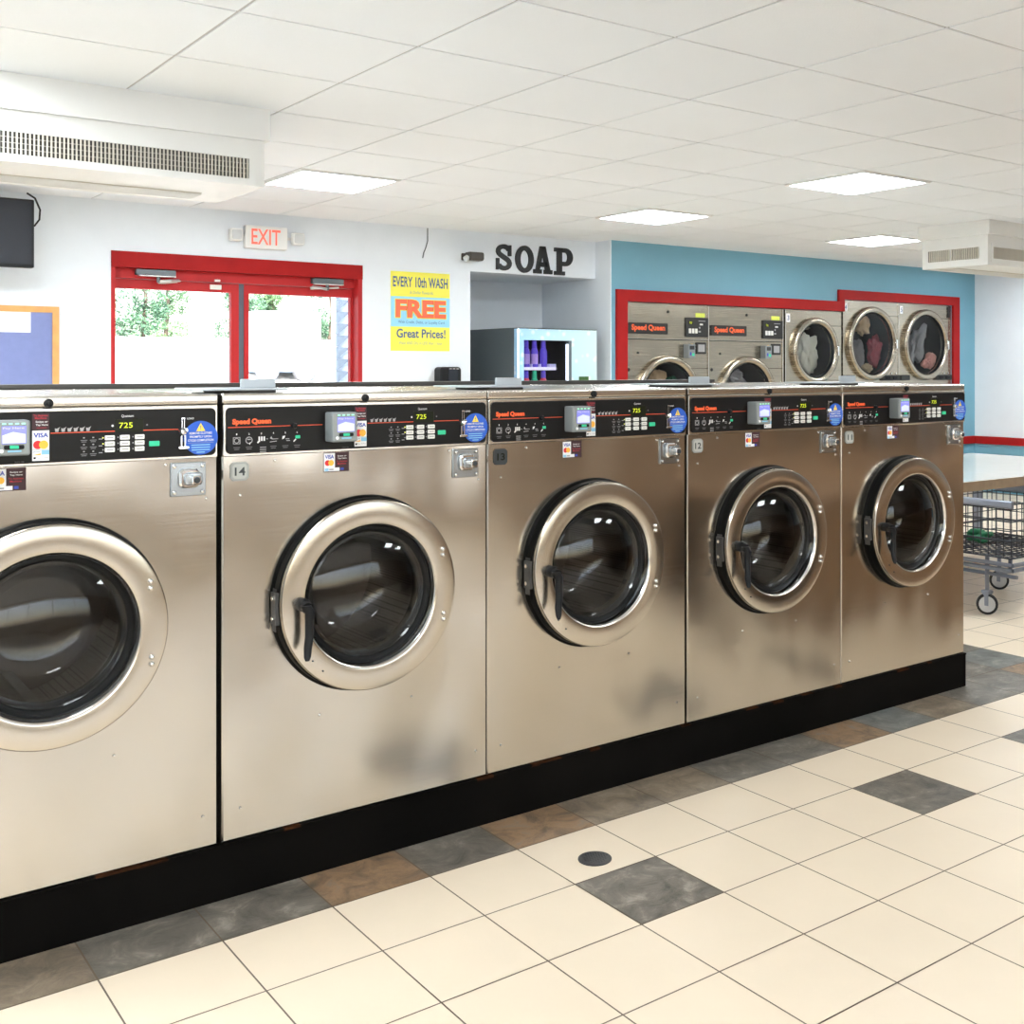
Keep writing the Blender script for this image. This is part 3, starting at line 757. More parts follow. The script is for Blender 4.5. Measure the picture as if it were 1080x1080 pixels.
s.rbox((.733,-.024,zz(1.2365)),(.761,-.012,zz(1.2435)),.003,'chrome')
s.build('coin_slot', cp)
s = MB(); cx, cz = .7935, zz(1.2640)
s.disc(cx, cz, .0455, -.0138, 'sticker_blue', 40)
s.poly([(cx-.012,cz+.018),(cx+.012,cz+.018),(cx,cz+.040)],-.0142,'sticker_yellow'); s.text('!', cx-.0015, cz+.0215, cx+.0015, cz+.033, -.0145, 'poster_ink', .03)
for k, (tx, hw) in enumerate((('REMOVE CLOTHES',.030),('PROMPTLY UPON',.029),('CYCLE COMPLETION',.034))): s.text(tx, cx-hw, cz+.0095-k*.0095, cx+hw, cz+.0155-k*.0095, -.0142, 'white_print', .02)
s.rect(cx-.034,cz-.0138,cx+.034,cz-.0130,-.0142,'grey_print')
for k, hw in enumerate((.025,.025,.024,.011)): s.rect(cx-hw,cz-.0205-k*.0065,cx+hw,cz-.0180-k*.0065,-.0142,'card_sky')
s.build('round_sticker', cp, 0)
# card logos strip on panel
s = MB(); x0, x1 = .383, .4215
s.rect(x0,zz(1.2985),x1,zz(1.338),-.0138,'sticker_dark')
s.text('To Activate', x0+.003, zz(1.331), x1-.003, zz(1.336), -.0142, 'text_red', .02); s.text('Machine', x0+.006, zz(1.3245), x1-.006, zz(1.3295), -.0142, 'text_red', .02)
s.text('Swipe or', x0+.008, zz(1.3145), x1-.003, zz(1.3205), -.0142, 'white_print', .02); s.text('Tap Here', x0+.008, zz(1.307), x1-.003, zz(1.3125), -.0142, 'white_print', .02)
s.rect(x0+.010,zz(1.3025),x1-.006,zz(1.3035),-.0142,'text_red')
s.rect(x0,zz(1.2215),x1,zz(1.2965),-.0138,'sticker_white')
s.text('VISA', x0+.003, zz(1.2790), x1-.002, zz(1.2905), -.0142, 'visa_blue', .03)
def mc(s, cx, cz, r, y): s.disc(cx-r*.62, cz, r, y, 'card_red', 20); s.disc(cx+r*.62, cz, r, y-.0003, 'card_yellow', 20)
mc(s, (x0+x1)/2, zz(1.261), .0105, -.0142)
s.rect(x0+.001,zz(1.2485),x1-.001,zz(1.2495),-.0142,'grey_print')
s.rect(x0+.021,zz(1.2365),x1,zz(1.2475),-.0142,'card_sky'); s.poly([(x0,zz(1.2355)),(x0+.019,zz(1.2355)),(x0+.019,zz(1.240))],-.0142,'card_yellow')
s.text('DISCOVER', x0+.002, zz(1.2420), x0+.018, zz(1.2455), -.0142, 'poster_ink', .0)
s.rect(x0+.003,zz(1.226),x0+.008,zz(1.231),-.0142,'black_plastic'); s.text('Pay', x0+.009, zz(1.2255), x0+.018, zz(1.231), -.0142, 'grey_print'); s.text('G Pay', x0+.022, zz(1.226), x1-.002, zz(1.231), -.0142, 'grey_print')
s.build('card_logo_strip', cp, 0)
# card reader
s = MB(); a, c = .292, .370; zb_, zt_ = zz(1.2395), zz(1.325)
y0, y1 = -.062, -.012
s.rbox((a,y0,zb_),(c,y1,zt_),.006,'reader_grey'); s.rbox((a+.002,y0-.0015,zb_+.002),(c-.002,y0+.006,zt_-.002),.005,'reader_face')
rd = s.build('card_reader', w)
s = MB(); fy = y0-.002
s.rect(a+.016,zb_+.030,c-.010,zt_-.014,fy,'screen_blue'); s.poly([(a+.017,zb_+.031),(c-.011,zb_+.031),(c-.011,zb_+.052),(a+.040,zb_+.058),(a+.017,zb_+.050)],fy-.0003,'screen_pale')
s.text('Pay Here', a+.018, zt_-.022, c-.014, zt_-.016, fy-.0005, 'white_print', .01); s.text('TAP SWIPE', a+.020, zb_+.033, c-.014, zb_+.038, fy-.0005, 'white_print', .01)
s.build('screen', rd, 0)
s = MB()
for k in range(4): s.rbox((a+.016+k*.014,fy-.001,zt_-.010),(a+.025+k*.014,fy,zt_-.006),.001,'led_green',seg=2)
s.build('indicator_lamps', rd)
s = MB(); s.rbox((a+.020,fy-.003,zb_+.016),(c-.014,fy,zb_+.026),.003,'black_plastic'); s.rbox((a+.032,fy-.0045,zb_+.017),(c-.026,fy-.002,zb_+.025),.002,'start_green'); s.build('keypad', rd)
s = MB(); s.rbox((a+.028,fy-.0012,zb_+.009),(c-.020,fy,zb_+.0135),.001,'card_sky'); s.lathe(a+.015, zb_+.012, [(0,fy-.003),(.004,fy-.003),(.005,fy)], 'sticker_white', 12); s.build('badge', rd)
# lower card sticker on steel
s = MB(); x0, x1, z0, z1 = .293, .372, zz(1.150), zz(1.2065)
xm = x0+(x1-x0)*.44
s.rect(x0,z0,x1,z1,-.0008,'sticker_dark'); s.rect(x0+.001,z0+.003,xm,z1-.002,-.0012,'sticker_white')
s.text('VISA', x0+.004, z1-.018, xm-.003, z1-.007, -.0016, 'visa_blue', .03); mc(s, (x0+xm)/2, (z0+z1)/2-.002, .0085, -.0016)
s.rect(x0+.001,z0+.002,x0+(x1-x0)*.62,z0+.012,-.0015,'sticker_white'); s.rect(x0+.003,z0+.003,x0+.015,z0+.011,-.0018,'card_sky'); s.rect(x0+.017,z0+.005,x0+.03,z0+.009,-.0018,'grey_print'); s.rect(x0+.052,z0+.004,x0+.062,z0+.011,-.0016,'visa_blue')
s.text('Swipe or', xm+.008, z1-.014, x1-.008, z1-.009, -.0016, 'white_print', .02); s.text('Tap Here', xm+.008, z1-.021, x1-.008, z1-.016, -.0016, 'white_print', .02)
s.text('To Activate', xm+.005, z1-.029, x1-.006, z1-.0245, -.0016, 'text_red', .01); s.text('Machine', xm+.008, z1-.036, x1-.010, z1-.031, -.0016, 'text_red', .01)
s.build('card_sticker', w, 0)
# coin-box lock
s = MB(); a, c, z0, z1 = .717, .810, zz(1.1085), zz(1.1985)
s.rbox((a,-.006,z0),(c,-.0002,z1),.004,'galvanized')
for px in (a+.010,c-.010):
    for pz in (z0+.010,z1-.010): s.lathe(px, pz, [(0,-.011),(.004,-.010),(.006,-.006)], 'steel_bolt', 10)
lk = s.build('lock_plate', w)
s = MB(); s.rbox((a+.020,-.020,z0+.022),(c-.020,-.005,z1-.016),.014,'chrome'); s.rbox((a+.030,-.026,z0+.030),(c-.014,-.018,z1-.026),.010,'galvanized'); s.build('lock_housing', lk)
s = MB(); s.rbox((.762,-.044,zz(1.141)),(.787,-.022,zz(1.166)),.006,'chrome'); s.lathe(.7745, zz(1.1535), [(0,-.0475),(.007,-.047),(.009,-.0435)], 'plate_black', 16); s.build('lock_cylinder', lk)
# screws
for px, pz in ((.148,1.192),(.050,1.100),(.706,1.194),(.812,1.098),(.281,.450),(.577,.4505),(.050,.237),(.803,.238)):
    s = MB(); s.lathe(px, zz(pz), [(0,-.0045),(.0025,-.004),(.0042,-.001),(.0042,.0)], 'steel_bolt', 10); s.build('screw', w)
# supply dispenser on top
s = MB(); s.rbox((.035,.05,zz(1.381)),(.175,.27,zz(1.389)),.01,'rail_dark',axis='z'); s.rbox((-.04,.035,zz(1.389)),(.205,.29,zz(1.3945)),.012,'dispenser_grey',axis='z')
sd = s.build('supply_dispenser', w)
s = MB(); s.rbox((.080,.075,zz(1.3945)),(.180,.085,zz(1.4205)),.003,'dispenser_grey'); s.build('dispenser_tab', sd)
# number plates built per machine
def number_plate(parent, num, dark):
    s = MB(); x0, x1, z0, z1 = .0225, .073, zz(1.141), zz(1.192); c = .008
    pts = [(x0+c,z0),(x1-c,z0),(x1,z0+c),(x1,z1-c),(x1-c,z1),(x0+c,z1),(x0,z1-c),(x0,z0+c)]
    s.prism(pts, -.004, -.0003, 'plate_black' if dark else 'plate_silver')
    if not dark: s.prism([(.5*(x0+x1)+(p[0]-.5*(x0+x1))*.8, .5*(z0+z1)+(p[1]-.5*(z0+z1))*.8) for p in pts], -.0045, -.004, 'plate_face')
    o = s.build('number_plate', parent, 0)
    MB().text(num, x0+.011, z0+.014, x1-.010, z1-.014, -.0049, 'plate_black' if not dark else 'display_black', .02).build('number', o, 0)
labs = [('leftmost stainless front-load washer, cut off by the photo edge', 0), (None, 1), ('stainless front-load washer with dark number plate 13, middle of the row', 2),
        ('stainless front-load washer with number plate 12, second from the right', 3), ('rightmost stainless front-load washer, number plate 11, at the end of the row', 4)]
for lab, k in labs:
    if lab:
        t = copy_tree(w); t['label'] = lab; t.location = (X0+WP*k+[-.003,0,0,.004,.001][k], WYF, ZB)
        number_plate(t, ['15','14','13','12','11'][k], k == 2)
number_plate(w, '14', False)
# plinth and rear rail
PX1 = X0+5*WP-.002
t = thing('washer_plinth', 'long black plinth under the row of washers', 'plinth', (0,0,0))
s = MB(); s.box((-.4,WYF-.008,0),(PX1,4.30,ZB-.006),'black_plinth'); s.build('plinth_body', t, 0)
s = MB()
x = -.4; r2 = random.Random(5)
vs = []
while x < PX1:
    q = min(x+r2.uniform(.02,.08), PX1)
    s.box((x,WYF-.0095-r2.random()*.002,ZB-.004-r2.random()*.006),(q,WYF+.03,ZB-.0008),'rust_edge' if r2.random() < .30 else 'black_plinth'); x = q
s.build('rusty_top_edge', t, 0)
t = thing('service_bulkhead', 'low bulkhead with dark cap running behind the washers', 'bulkhead', (0,0,0))
MB().box((-.4,4.205,ZB),(3.9,4.29,1.385),'rail_dark').build('bulkhead_panel', t, 0)
MB().box((-.4,4.19,1.385),(3.9,4.30,1.3975),'rail_dark').build('cap', t, 0)
# ------------------------------------------------------------------ dryers
def dryer_door(parent, cx, cz, R, y):
    s = MB(); s.lathe(cx, cz, [(R,y),(R,y-.030),(R-.008,y-.046),(R-.03,y-.052),(R-.05,y-.048),(R-.064,y-.034),(R-.072,y-.006),(R-.074,y+.02)], 'steel_dryer', 64)
    d = s.build('door', parent, 50)
    MB().lathe(cx, cz, [(R-.062,y-.028),(R*.55,y-.032),(.001,y-.034)], 'dryer_glass', 48).build('door_glass', d, 60)
    MB().lathe(cx, cz, [(R-.060,y-.030),(R-.068,y-.033),(R-.076,y-.028),(R-.078,y-.0)], 'black_gasket', 48).build('gasket', d, 60)
    s = MB(); s.rbox((cx+R-.042,y-.062,cz-.05),(cx+R-.018,y-.046,cz+.05),.006,'chrome'); s.build('door_handle', d)
    return d
def drum(parent, cx, cz, R, y):
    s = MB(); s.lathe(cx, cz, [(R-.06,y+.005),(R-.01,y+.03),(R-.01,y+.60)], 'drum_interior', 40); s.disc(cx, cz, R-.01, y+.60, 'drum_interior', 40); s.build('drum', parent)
def dryer_body(parent, wd, ht, cx, cz, R, y):
    s = MB(); s.holed(0, .01, wd, ht, cx, cz, R-.03, y, 'steel_dryer', 56)
    s.add([(0,y,.01),(0,y+.9,.01),(0,y+.9,ht),(0,y,ht)],[(0,1,2,3)],'steel_dryer'); s.add([(wd,y,.01),(wd,y+.9,.01),(wd,y+.9,ht),(wd,y,ht)],[(0,1,2,3)],'steel_dryer')
    s.add([(0,y,ht),(wd,y,ht),(wd,y+.9,ht),(0,y+.9,ht)],[(0,1,2,3)],'steel_dryer'); s.add([(0,y+.9,.01),(wd,y+.9,.01),(wd,y+.9,ht),(0,y+.9,ht)],[(0,1,2,3)],'steel_dryer')
    s.add([(0,y,.01),(wd,y,.01),(wd,y+.9,.01),(0,y+.9,.01)],[(0,1,2,3)],'dryer_black')
    return s
dgroup = 'tumble dryers in the red framed wall'
DYF = BY+.006     # dryer fronts sit just behind the wall face
dA = thing('dryer', 'first dryer from the left, beside the red frame, with controls and a cream towel inside', 'dryer', (6.424,DYF,0), dgroup)
wd, ht = 1.015, 2.06
s = dryer_body(dA, wd, ht, .49, 1.196, .381, 0)
s.box((.002,-.004,1.722),(wd-.002,0,1.728),'black_plinth'); s.box((.002,-.006,1.7285),(wd-.002,0,1.732),'steel_lid'); s.box((.70,-.004,1.455),(wd-.002,0,1.459),'black_plinth'); s.box((wd-.012,-.008,.01),(wd,0,ht),'steel_lid')
s.build('cabinet', dA, 30); drum(dA, .49, 1.196, .381, .005); dryer_door(dA, .49, 1.196, .381, -.002)
s = MB(); s.rbox((.012,-.014,1.775),(.488,-.001,1.875),.004,'dryer_black'); o = s.build('brand_plate', dA)
MB().text('Speed Queen', .052,1.792,.452,1.860,-.0150,'orange_print',.035).build('brand_lettering', o, 0)
s = MB(); s.rbox((.715,-.016,1.756),(1.0,-.001,1.940),.006,'dryer_black'); o = s.build('control_panel', dA)
s = MB(); s.rbox((.745,-.019,1.875),(.80,-.015,1.905),.003,'display_black'); s.text('725',.752,1.880,.785,1.900,-.0195,'digit_lit'); s.build('display', o, 0)
for k in range(3): MB().rbox((.745+k*.040,-.022,1.790),(.775+k*.040,-.015,1.835),.004,'button_white').build('button', o)
s = MB(); s.rbox((.885,-.020,1.868),(.925,-.015,1.884),.003,'button_white'); s.disc(.885,1.845,.010,-.0165,'grey_print',10); s.rect(.868,1.80,.90,1.815,-.0165,'grey_print'); s.rect(.87,1.905,.96,1.912,-.0165,'grey_print'); s.build('symbols', o)
MB().rbox((.845,-.003,1.944),(.965,-.0008,1.985),.002,'note_yellow').build('yellow_tag', dA)
s = MB(); s.rbox((.69,-.075,1.555),(.78,-.001,1.685),.008,'reader_grey'); o = s.build('card_reader', dA)
s = MB(); s.rect(.705,1.635,.765,1.67,-.0758,'dryer_black'); s.rect(.735,1.575,.765,1.60,-.0762,'start_green'); s.rect(.709,1.58,.728,1.61,-.0762,'visa_blue'); s.build('screen', o, 0)
MB().rbox((.785,-.004,1.595),(.815,-.001,1.69),.003,'card_yellow').build('card_sticker', dA)
s = MB(); s.rbox((.85,-.012,1.595),(.975,-.001,1.705),.006,'dryer_black'); s.rect(.87,1.615,.955,1.685,-.0125,'grey_print'); s.build('coin_box', dA)
for px, pz, r in ((.50,1.985,.014),(.14,1.60,.012),(.03,1.445,.016)): MB().lathe(px, pz, [(0,-.008),(r*.6,-.007),(r,-.003),(r,0)], 'dryer_black', 14).build('plug', dA)
dA2 = copy_tree(dA); dA2.location = (7.450,DYF,0); dA2['label'] = 'second dryer from the left, with controls and dark laundry inside'
# third: small door high up
dB = thing('dryer', 'third dryer from the left, with white cloth behind its round door', 'dryer', (8.492,DYF,0), dgroup)
wd, ht = .865, 2.06
s = dryer_body(dB, wd, ht, .438, 1.642, .345, 0); s.box((.64,-.003,1.905),(wd-.002,0,1.909),'black_plinth'); s.box((0,-.006,.01),(.012,0,ht),'steel_lid'); s.build('cabinet', dB, 30)
drum(dB, .438, 1.642, .345, .005); dryer_door(dB, .438, 1.642, .345, -.002)
s = MB(); s.rbox((.02,-.004,1.93),(.075,-.0005,2.02),.004,'sticker_white'); s.text('3',.034,1.95,.061,2.0,-.0046,'poster_ink',.02); s.build('number_sticker', dB)
s = MB(); s.rbox((.0,-.02,1.20),(wd,-.001,1.27),.005,'dryer_black'); s.build('lower_panel', dB)
# tall stacked pair
def tall(x, wd, lab, cx, num):
    d = thing('dryer', lab, 'dryer', (x,DYF,0), dgroup)
    ht = 2.19; R = .403; cz = 1.728
    s = dryer_body(d, wd, ht, cx, cz, R, 0); s.box((cx+.30,-.003,2.035),(wd-.002,0,2.039),'black_plinth'); s.box((wd-.008,-.006,.01),(wd,0,ht),'steel_lid'); s.build('cabinet', d, 30)
    drum(d, cx, cz, R, .005); dryer_door(d, cx, cz, R, -.002)
    s = MB(); s.rbox((.015,-.004,2.07),(.068,-.0005,2.16),.004,'sticker_white'); s.text(num,.028,2.09,.055,2.14,-.0046,'poster_ink',.02); s.build('number_sticker', d)
    s = MB(); s.rbox((wd-.30,-.03,1.325),(wd-.01,-.001,1.385),.006,'dryer_black'); o = s.build('lint_panel', d)
    for k in range(2): MB().rbox((wd-.26+k*.12,-.045,1.335),(wd-.19+k*.12,-.029,1.375),.012,'black_plastic').build('knob', o)
    s = MB(); s.rbox((.01,-.03,1.325),(.16,-.001,1.385),.006,'dryer_black'); s.build('control_strip', d)
    for px in (.05,.13): MB().lathe(wd-px, 1.405, [(0,-.01),(.010,-.009),(.012,0)], 'steel_bolt', 12).build('bolt', d)
    return d
tall(9.384, .935, 'fourth dryer from the left, taller, with tan, black and red laundry behind glass', .460, '4')
d5 = tall(10.327, .950, 'rightmost dryer, taller, with grey and pink laundry behind glass', .460, '5')
MB().box((.89,-.012,2.05),(.93,-.001,2.18),'dryer_black').build('vent_slot', d5, 0)
# laundry inside the dryers
def cloth(lab, c, sx, sy, sz, m, seed, rot=0):
    bm = bmesh.new(); bmesh.ops.create_icosphere(bm, subdivisions=4, radius=1)
    off = Vector((seed*3.7, seed*1.3, seed*2.1))
    for v in bm.verts:
        p = v.co.copy()
        n1 = noise.noise(p*1.3+off); n2 = abs(noise.noise(p*2.6+off*2)); n3 = abs(noise.noise(p*5.5+off))
        k = .85+.45*n1-.38*n2-.16*n3
        v.co = Vector((p.x*sx*k, p.y*sy*k, p.z*sz*k))
    R = Matrix.Rotation(rot, 3, 'Y')
    for v in bm.verts: v.co = R @ v.co
    me = bpy.data.meshes.new('laundry'); bm.to_mesh(me); bm.free(); me.materials.append(MATS[m])
    for p in me.polygons: p.use_smooth = True
    o = bpy.data.objects.new('laundry', me); C.objects.link(o); o.location = c
    return tag(o, lab, 'laundry', 'laundry in the dryers')
LY = DYF+.12
cloth('cream towel tumbling in the first dryer', (6.86,LY,1.37), .16,.07,.13, 'cloth_cream', 1, .5)
cloth('red cloth beside the cream towel in the first dryer', (7.02,LY+.17,1.28), .12,.07,.10, 'cloth_red', 2)
cloth('green garment at the right of the first dryer', (7.12,LY+.05,1.33), .07,.06,.08, 'cloth_green', 3)
cloth('grey laundry in the second dryer', (7.90,LY,1.36), .18,.08,.12, 'cloth_grey', 4, .4)
cloth('dark red garment below the grey laundry in the second dryer', (7.99,LY+.18,1.30), .13,.07,.10, 'cloth_red', 5)
cloth('white cloth hanging behind the third dryer door', (8.95,LY,1.61), .19,.10,.25, 'cloth_white', 6, .12)
cloth('pale rolled cloth at the top of the third dryer', (8.90,LY+.01,1.90), .10,.05,.04, 'cloth_white', 16, .2)
cloth('tan cloth at the top of the fourth dryer', (9.82,LY,1.93), .18,.08,.14, 'cloth_cream', 7, .3)
cloth('black garment in the middle of the fourth dryer', (9.88,LY+.22,1.60), .19,.08,.25, 'cloth_black', 8, .2)
cloth('grey garment at the left of the fourth dryer', (9.74,LY,1.60), .12,.07,.20, 'cloth_grey', 9)
cloth('red garment at the right of the fourth dryer', (10.07,LY+.02,1.66), .13,.07,.23, 'cloth_red', 10)
cloth('beige crumpled cloth at the bottom of the fourth dryer', (9.93,LY+.01,1.465), .12,.05,.07, 'cloth_cream', 11)
cloth('grey garment tumbling in the rightmost dryer', (10.80,LY,1.74), .15,.09,.29, 'cloth_grey', 12, .45)
cloth('slate sheet at the bottom left of the rightmost dryer', (10.74,LY+.19,1.50), .19,.07,.13, 'cloth_slate', 13)
cloth('pink garment at the right of the rightmost dryer', (11.0,LY-.02,1.55), .14,.055,.10, 'cloth_pink', 14, -.5)
# ------------------------------------------------------------------ air conditioners
def ac(x0, x1, y0, y1, zb, zc, ov, lab, grilles_front, end):
    t = thing('air_conditioner', lab, 'air conditioner', (0,0,0), 'ceiling air conditioners')
    s = MB()
    s.box((x0,y0,zb),(x1,y1,zc),'ac_white'); s.build('body', t, 0)
    s = MB(); s.box((x0-ov,y0-ov,zc),(x1+ov,y1+.015,CE-.0005),'ac_white'); s.build('collar', t, 0)
    for gx0, gx1, gz0, gz1 in grilles_front:
        s = MB(); s.box((gx0,y0-.003,gz0),(gx1,y0-.0005,gz1),'ac_inside')
        o = s.build('front_grille', t, 0)
        n = int((gx1-gx0)/.0155); s = MB()
        for k in range(n+1): s.box((gx0+k*.0155-.003,y0-.010,gz0),(gx0+k*.0155+.003,y0-.003,gz1),'ac_slat')
        for k in range(1,4): s.box((gx0,y0-.0042,gz0+(gz1-gz0)*k/4-.001),(gx1,y0-.003,gz0+(gz1-gz0)*k/4+.001),'ac_slat')
        s.build('slats', o, 0)
        s = MB(); e = .03
        for a, c in (((gx0-e,y0-.007,gz0-e),(gx1+e,y0-.0005,gz0)),((gx0-e,y0-.007,gz1),(gx1+e,y0-.0005,gz1+e)),((gx0-e,y0-.007,gz0),(gx0,y0-.0005,gz1)),((gx1,y0-.007,gz0),(gx1+e,y0-.0005,gz1))): s.box(a, c, 'ac_white')
        s.build('grille_frame', o, 0)
    if end:
        for ya, yb in ((y0+.085,y0+.335),(y0+.355,y0+.555)):
            s = MB(); s.box((x0-.003,ya,2.316),(x0-.0005,yb,2.404),'ac_inside'); o = s.build('end_grille', t, 0)
            s = MB(); n = int((yb-ya)/.02)
            for k in range(n+1): s.box((x0-.014,ya+k*.02-.005,2.316),(x0-.003,ya+k*.02+.005,2.404),'ac_slat')
            s.build('slats', o, 0)
    s = MB(); s.box((x0+.1,y0+.34,zb-.004),(x1-.165,y0+.52,zb-.0005),'ac_slat'); o = s.build('bottom_grille', t, 0)
    s = MB()
    for k in range(9): s.box((x0+.1,y0+.345+k*.02,zb-.009),(x1-.165,y0+.353+k*.02,zb-.004),'ac_white')
    s.build('slats', o, 0)
ac(-.12, 1.896, 4.98, 5.60, 2.262, 2.466, .02, 'long white ceiling air conditioner with front grille, upper left', [(.05,1.825,2.292,2.380)], False)
ac(7.70, 9.70, 5.17, 5.785, 2.262, 2.497, .035, 'white ceiling air conditioner with end grille, upper right near the dryers', [(7.765,9.62,2.312,2.402)], True)
# ------------------------------------------------------------------ folding table and cart
t = thing('folding_table', 'white topped folding table with brown edge at the far right', 'table', (0,0,0))
s = MB(); s.box((4.95,4.20,.742),(8.15,5.62,.752),'table_top'); s.build('tabletop', t, 0)
s = MB(); s.box((4.95,4.185,.692),(8.15,4.20,.752),'table_edge'); s.box((4.95,5.62,.692),(8.15,5.635,.752),'table_edge'); s.box((4.935,4.185,.692),(4.95,5.635,.752),'table_edge'); s.box((8.15,4.185,.692),(8.165,5.635,.752),'table_edge')
s.box((4.95,4.20,.71),(8.15,5.62,.742),'table_edge'); s.build('edge_band', t, 0)
for x in (5.02, 8.06):
    for y in (4.30, 5.5): MB().box((x,y,0),(x+.05,y+.05,.71),'cart_steel').build('leg', t, 0)
t = thing('laundry_cart', 'wire laundry cart on casters beside the end of the washer row', 'cart', (5.80,3.74,0))
L, Wd = .85, .66
s = MB()
for z in (.36,.46,.57,.672):
    s.tube([(0,0,z),(L,0,z),(L,Wd,z),(0,Wd,z),(0,0,z)], .006 if z > .66 or z < .4 else .004, 'cart_wire', 6)
for k in range(5):
    z = .36+.312*(k+.5)/5
    s.tube([(0,0,z),(L,0,z),(L,Wd,z),(0,Wd,z),(0,0,z)], .0032, 'cart_wire', 5)
for k in range(14):
    y = Wd*k/13; s.tube([(0,y,.672),(0,y,.36),(L,y,.36),(L,y,.672)], .0034, 'cart_wire', 5)
for k in range(17):
    x = L*k/16; s.tube([(x,0,.672),(x,0,.36),(x,Wd,.36),(x,Wd,.672)], .0034, 'cart_wire', 5)
s.build('wire_basket', t)
s = MB(); s.rbox((-.012,-.01,.645),(.012,Wd+.01,.690),.008,'cart_steel'); s.build('rim_bar', t)
s = MB(); s.rbox((L-.012,-.01,.645),(L+.012,Wd+.01,.690),.008,'cart_steel'); s.build('rim_bar', t)
s = MB()
for z in (.325,.295): s.tube([(-.02,-.02,z),(L+.02,-.02,z),(L+.02,Wd+.02,z),(-.02,Wd+.02,z),(-.02,-.02,z)], .0125, 'cart_steel', 10)
s.tube([(.06,.0,.245),(.06,Wd,.245)], .011, 'cart_steel'); s.tube([(L-.06,.0,.245),(L-.06,Wd,.245)], .011, 'cart_steel'); s.tube([(.06,.14,.245),(L-.06,.14,.245)], .011, 'cart_steel')
for x in (.02,L-.02):
    for y in (.02,Wd-.02): s.tube([(x,y,.30),(x,y,.36)], .012, 'cart_steel')
s.build('frame', t)
for x in (.06,L-.06):
    for y in (.20,Wd-.06):
        s = MB(); s.tube([(x,y,.12),(x,y,.36)], .013, 'cart_steel', 10); s.rbox((x-.022,y-.028,.125),(x+.022,y+.028,.145),.006,'cart_steel')
        for q in (-.020,.017): s.box((x+q,y-.02,.055),(x+q+.003,y+.02,.13),'cart_steel')
        o = s.build('caster', t)
        s = MB(); s.lathe(0, .0625, [(.012,-.012),(.050,-.012),(.062,-.009),(.0625,0),(.062,.009),(.050,.012),(.012,.012)], 'rubber', 28)
        s.lathe(0, .0625, [(.001,-.0135),(.046,-.0135),(.048,-.011)], 'hub_grey', 24); s.lathe(0, .0625, [(.001,.0135),(.046,.0135),(.048,.011)], 'hub_grey', 24)
        s.build('wheel', o, 40, tr=Matrix.Translation((x,y,0)) @ Matrix.Rotation(-.97, 4, 'Z'))
cloth('small dark green cloth lying in the wire laundry cart', (5.93,4.05,.445), .10,.09,.05, 'cloth_green', 15)
bpy.data.objects['laundry.015' if 'laundry.015' in bpy.data.objects else 'laundry']['group'] = 'laundry in the dryers'
# unseen counter, added so the right-hand washers mirror its brown wood
t = thing('reflection_counter', 'long brown wooden counter added out of view to tint the washer reflections', 'counter', (0,0,0))
MB().box((4.35,.55,.74),(10.4,2.15,.785),'reflection_wood').build('counter_top', t, 0)
MB().box((4.42,2.05,.0),(10.3,2.08,.74),'reflection_wood').build('front_panel', t, 0)
MB().box((4.42,.62,.0),(10.3,.65,.74),'reflection_wood').build('back_panel', t, 0)
# floor drain
t = thing('floor_drain', 'round grey metal drain cover in the cream floor tiles', 'drain', (2.022,2.690,0))
s = MB(); s.zlathe(0,0,[(.050,.0005),(.050,.003),(.046,.0045),(.001,.005)],'bracket_dark',32); s.build('cover', t)
s = MB()
for i in range(-4,5):
    for j in range(-4,5):
        if i*i+j*j <= 17: s.zlathe(i*.0085+(j%2)*.004, j*.0085, [(.0028,.0052),(.0028,.0056)], 'plate_black', 6)
s.build('holes', t, 0)
# ------------------------------------------------------------------ outside
prof = [(8.55,-.03),(14,.25),(26,1.13),(33,2.35),(70,3.2)]
b = MB(); vs = []
for y, z in prof: vs += [(-30,y,z),(60,y,z)]
b.add(vs, [(2*k,2*k+1,2*k+3,2*k+2) for k in range(len(prof)-1)], 'asphalt'); struct(b.build('ground', smooth=0))
b = MB(); b.add([(-40,-60,-.1),(50,-60,-.1),(50,-2.75,-.1),(-40,-2.75,-.1)], [(0,1,2,3)], 'asphalt'); struct(b.build('pavement', smooth=0))
t = thing('box_trailer', 'white box trailer with two round wheels parked outside the right door', 'trailer', (9.9,26.2,1.145))
s = MB(); s.rbox((-.02,0,.25),(1.50,1.2,1.69),.05,'trailer_white',axis='z'); s.build('body', t)
for x in (.17, 1.08):
    s = MB(); s.lathe(x, .265, [(.12,-.02),(.15,-.04),(.23,-.05),(.26,-.03),(.26,.15)], 'tyre_grey', 28); s.lathe(x, .265, [(.001,-.03),(.12,-.02)], 'trailer_white', 20); s.build('wheel', t)
def tree(x, y, z, r, h, m, seed, lab):
    rnd = random.Random(seed)
    t = thing('tree', lab, 'tree', (x,y,z), 'trees outside')
    MB().tube([(0,0,-.1),(.1,0,h*.4),(0,.1,h*.8)], [.07,.05,.03], 'bark').build('trunk', t)
    s = MB()
    blobs = [(rnd.uniform(-.6,.6)*r, rnd.uniform(-.5,.5)*r, h*rnd.uniform(.08,.92), r*rnd.uniform(.3,.6)) for _ in range(16)]
    for k in range(3600):
        bx, by, bz, br = rnd.choice(blobs)
        d = Vector((rnd.gauss(0,1), rnd.gauss(0,1), rnd.gauss(0,1))).normalized()*br*rnd.uniform(.6,1)
        c = Vector((bx,by,bz))+d; q = rnd.uniform(.03,.08)
        u = Vector((rnd.gauss(0,1), rnd.gauss(0,1), rnd.gauss(0,1))).normalized(); v = u.orthogonal().normalized()*.5
        s.add([c-u*q, c+v*q, c+u*q, c-v*q], [(0,1,2,3)], m)
    s.build('foliage', t, 0)
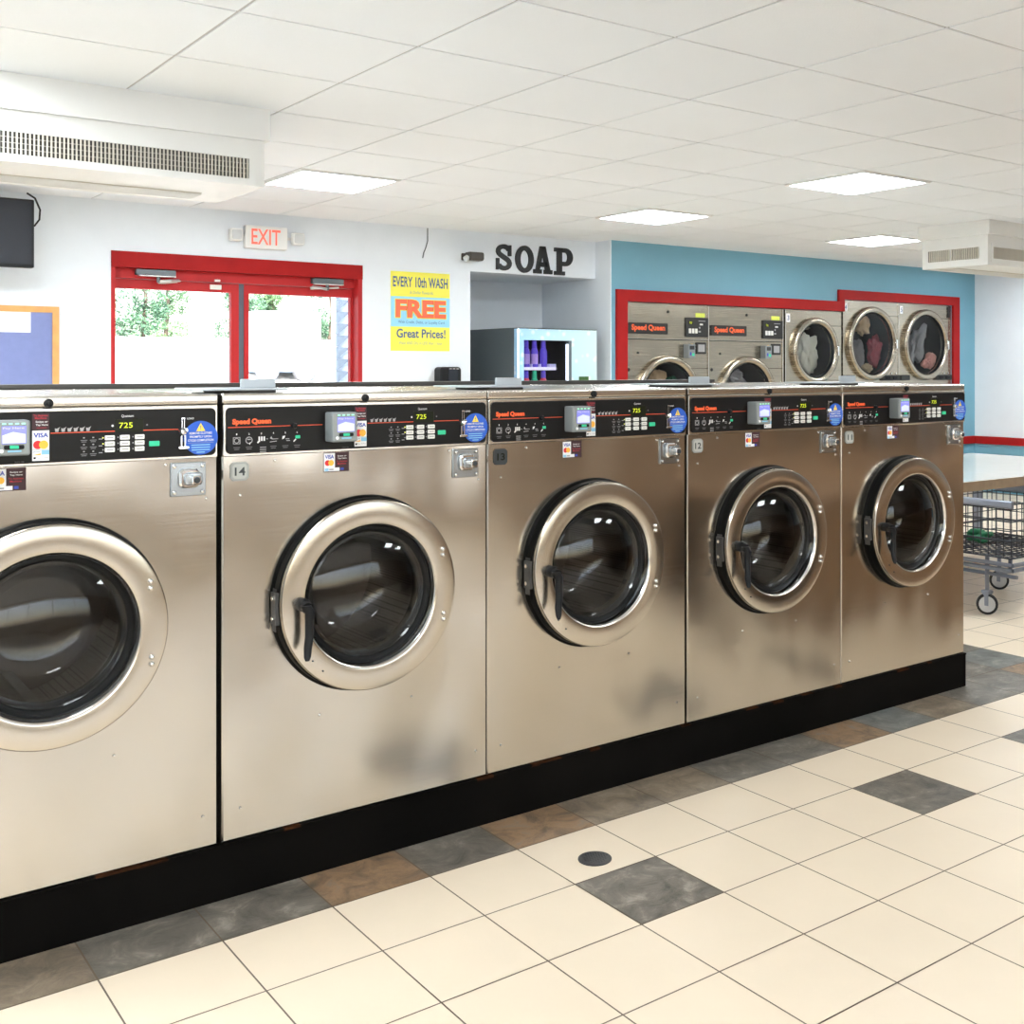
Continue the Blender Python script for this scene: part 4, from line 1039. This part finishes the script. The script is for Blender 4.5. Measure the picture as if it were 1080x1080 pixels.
for k, (x, y, r, h, m, lab) in enumerate(((9.25,33.5,.95,2.9,'leaf_dark','leafy green tree outside at the left of the left glass door'),(10.75,36.5,1.0,3.0,'leaf','pale green tree outside behind the middle of the left glass door'),
        (12.15,33.8,.75,2.6,'leaf_dark','small tree outside near the right side of the left glass door'),(13.7,35.5,.85,2.7,'leaf','bright green shrub outside, behind the left of the right glass door'),(15.7,35.5,.95,2.7,'leaf_dark','green shrub outside, behind the right of the right glass door'))):
    tree(x, y, 2.3, r, h, m, 20+k, lab)
# clapboard return beside the right door, outside
b = MB(); x0, x1 = 4.935, 5.075
b.box((x0,11.0,-.03),(x1+.6,11.1,3.0),'siding_white')
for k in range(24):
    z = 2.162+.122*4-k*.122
    b.prism([(x0,z),(x1,z),(x0,z-.112)], 10.94, 11.0, 'shade_and_frame_grey')  # dark wedges: shade on the clapboards put into shape and colour
struct(b.build('wall_outside', smooth=0))
# ------------------------------------------------------------------ light, sky, camera
wd_ = bpy.data.worlds.new('sky'); bpy.context.scene.world = wd_; wd_.use_nodes = True
nt = wd_.node_tree; bg = nt.nodes['Background']
sky = nt.nodes.new('ShaderNodeTexSky'); sky.sky_type = 'NISHITA'; sky.sun_disc = False; sky.sun_elevation = math.radians(50); sky.sun_rotation = math.radians(200); sky.air_density = 1.2; sky.dust_density = 3
nt.links.new(sky.outputs['Color'], bg.inputs['Color']); bg.inputs['Strength'].default_value = 1.1
sl = bpy.data.lights.new('sun', 'SUN'); sl.energy = 24; sl.angle = .01; sl.color = (1,.96,.9)
so = bpy.data.objects.new('sun', sl); C.objects.link(so); so.rotation_euler = Vector((.45,.5,-.75)).to_track_quat('-Z','Y').to_euler()
cam = bpy.data.cameras.new('camera'); co = bpy.data.objects.new('camera', cam); C.objects.link(co)
co.location = (0,0,1.448)
a = math.radians(51.7494)      # angle between the row of washers (x axis) and the viewing direction
co.rotation_euler = (PI/2, 0, a-PI/2)
cam.sensor_width = 36; cam.sensor_fit = 'HORIZONTAL'; cam.lens = 36*1200.23/1080
cam.shift_x = -(654.99-540)/1080; cam.shift_y = -(540-389.57)/1080
cam.clip_start = .05; cam.clip_end = 300
sc = bpy.context.scene; sc.camera = co
sc.view_settings.view_transform = 'Standard'; sc.view_settings.look = 'None'; sc.view_settings.gamma = 1; sc.view_settings.use_curve_mapping = False
sc.view_settings.exposure = .14
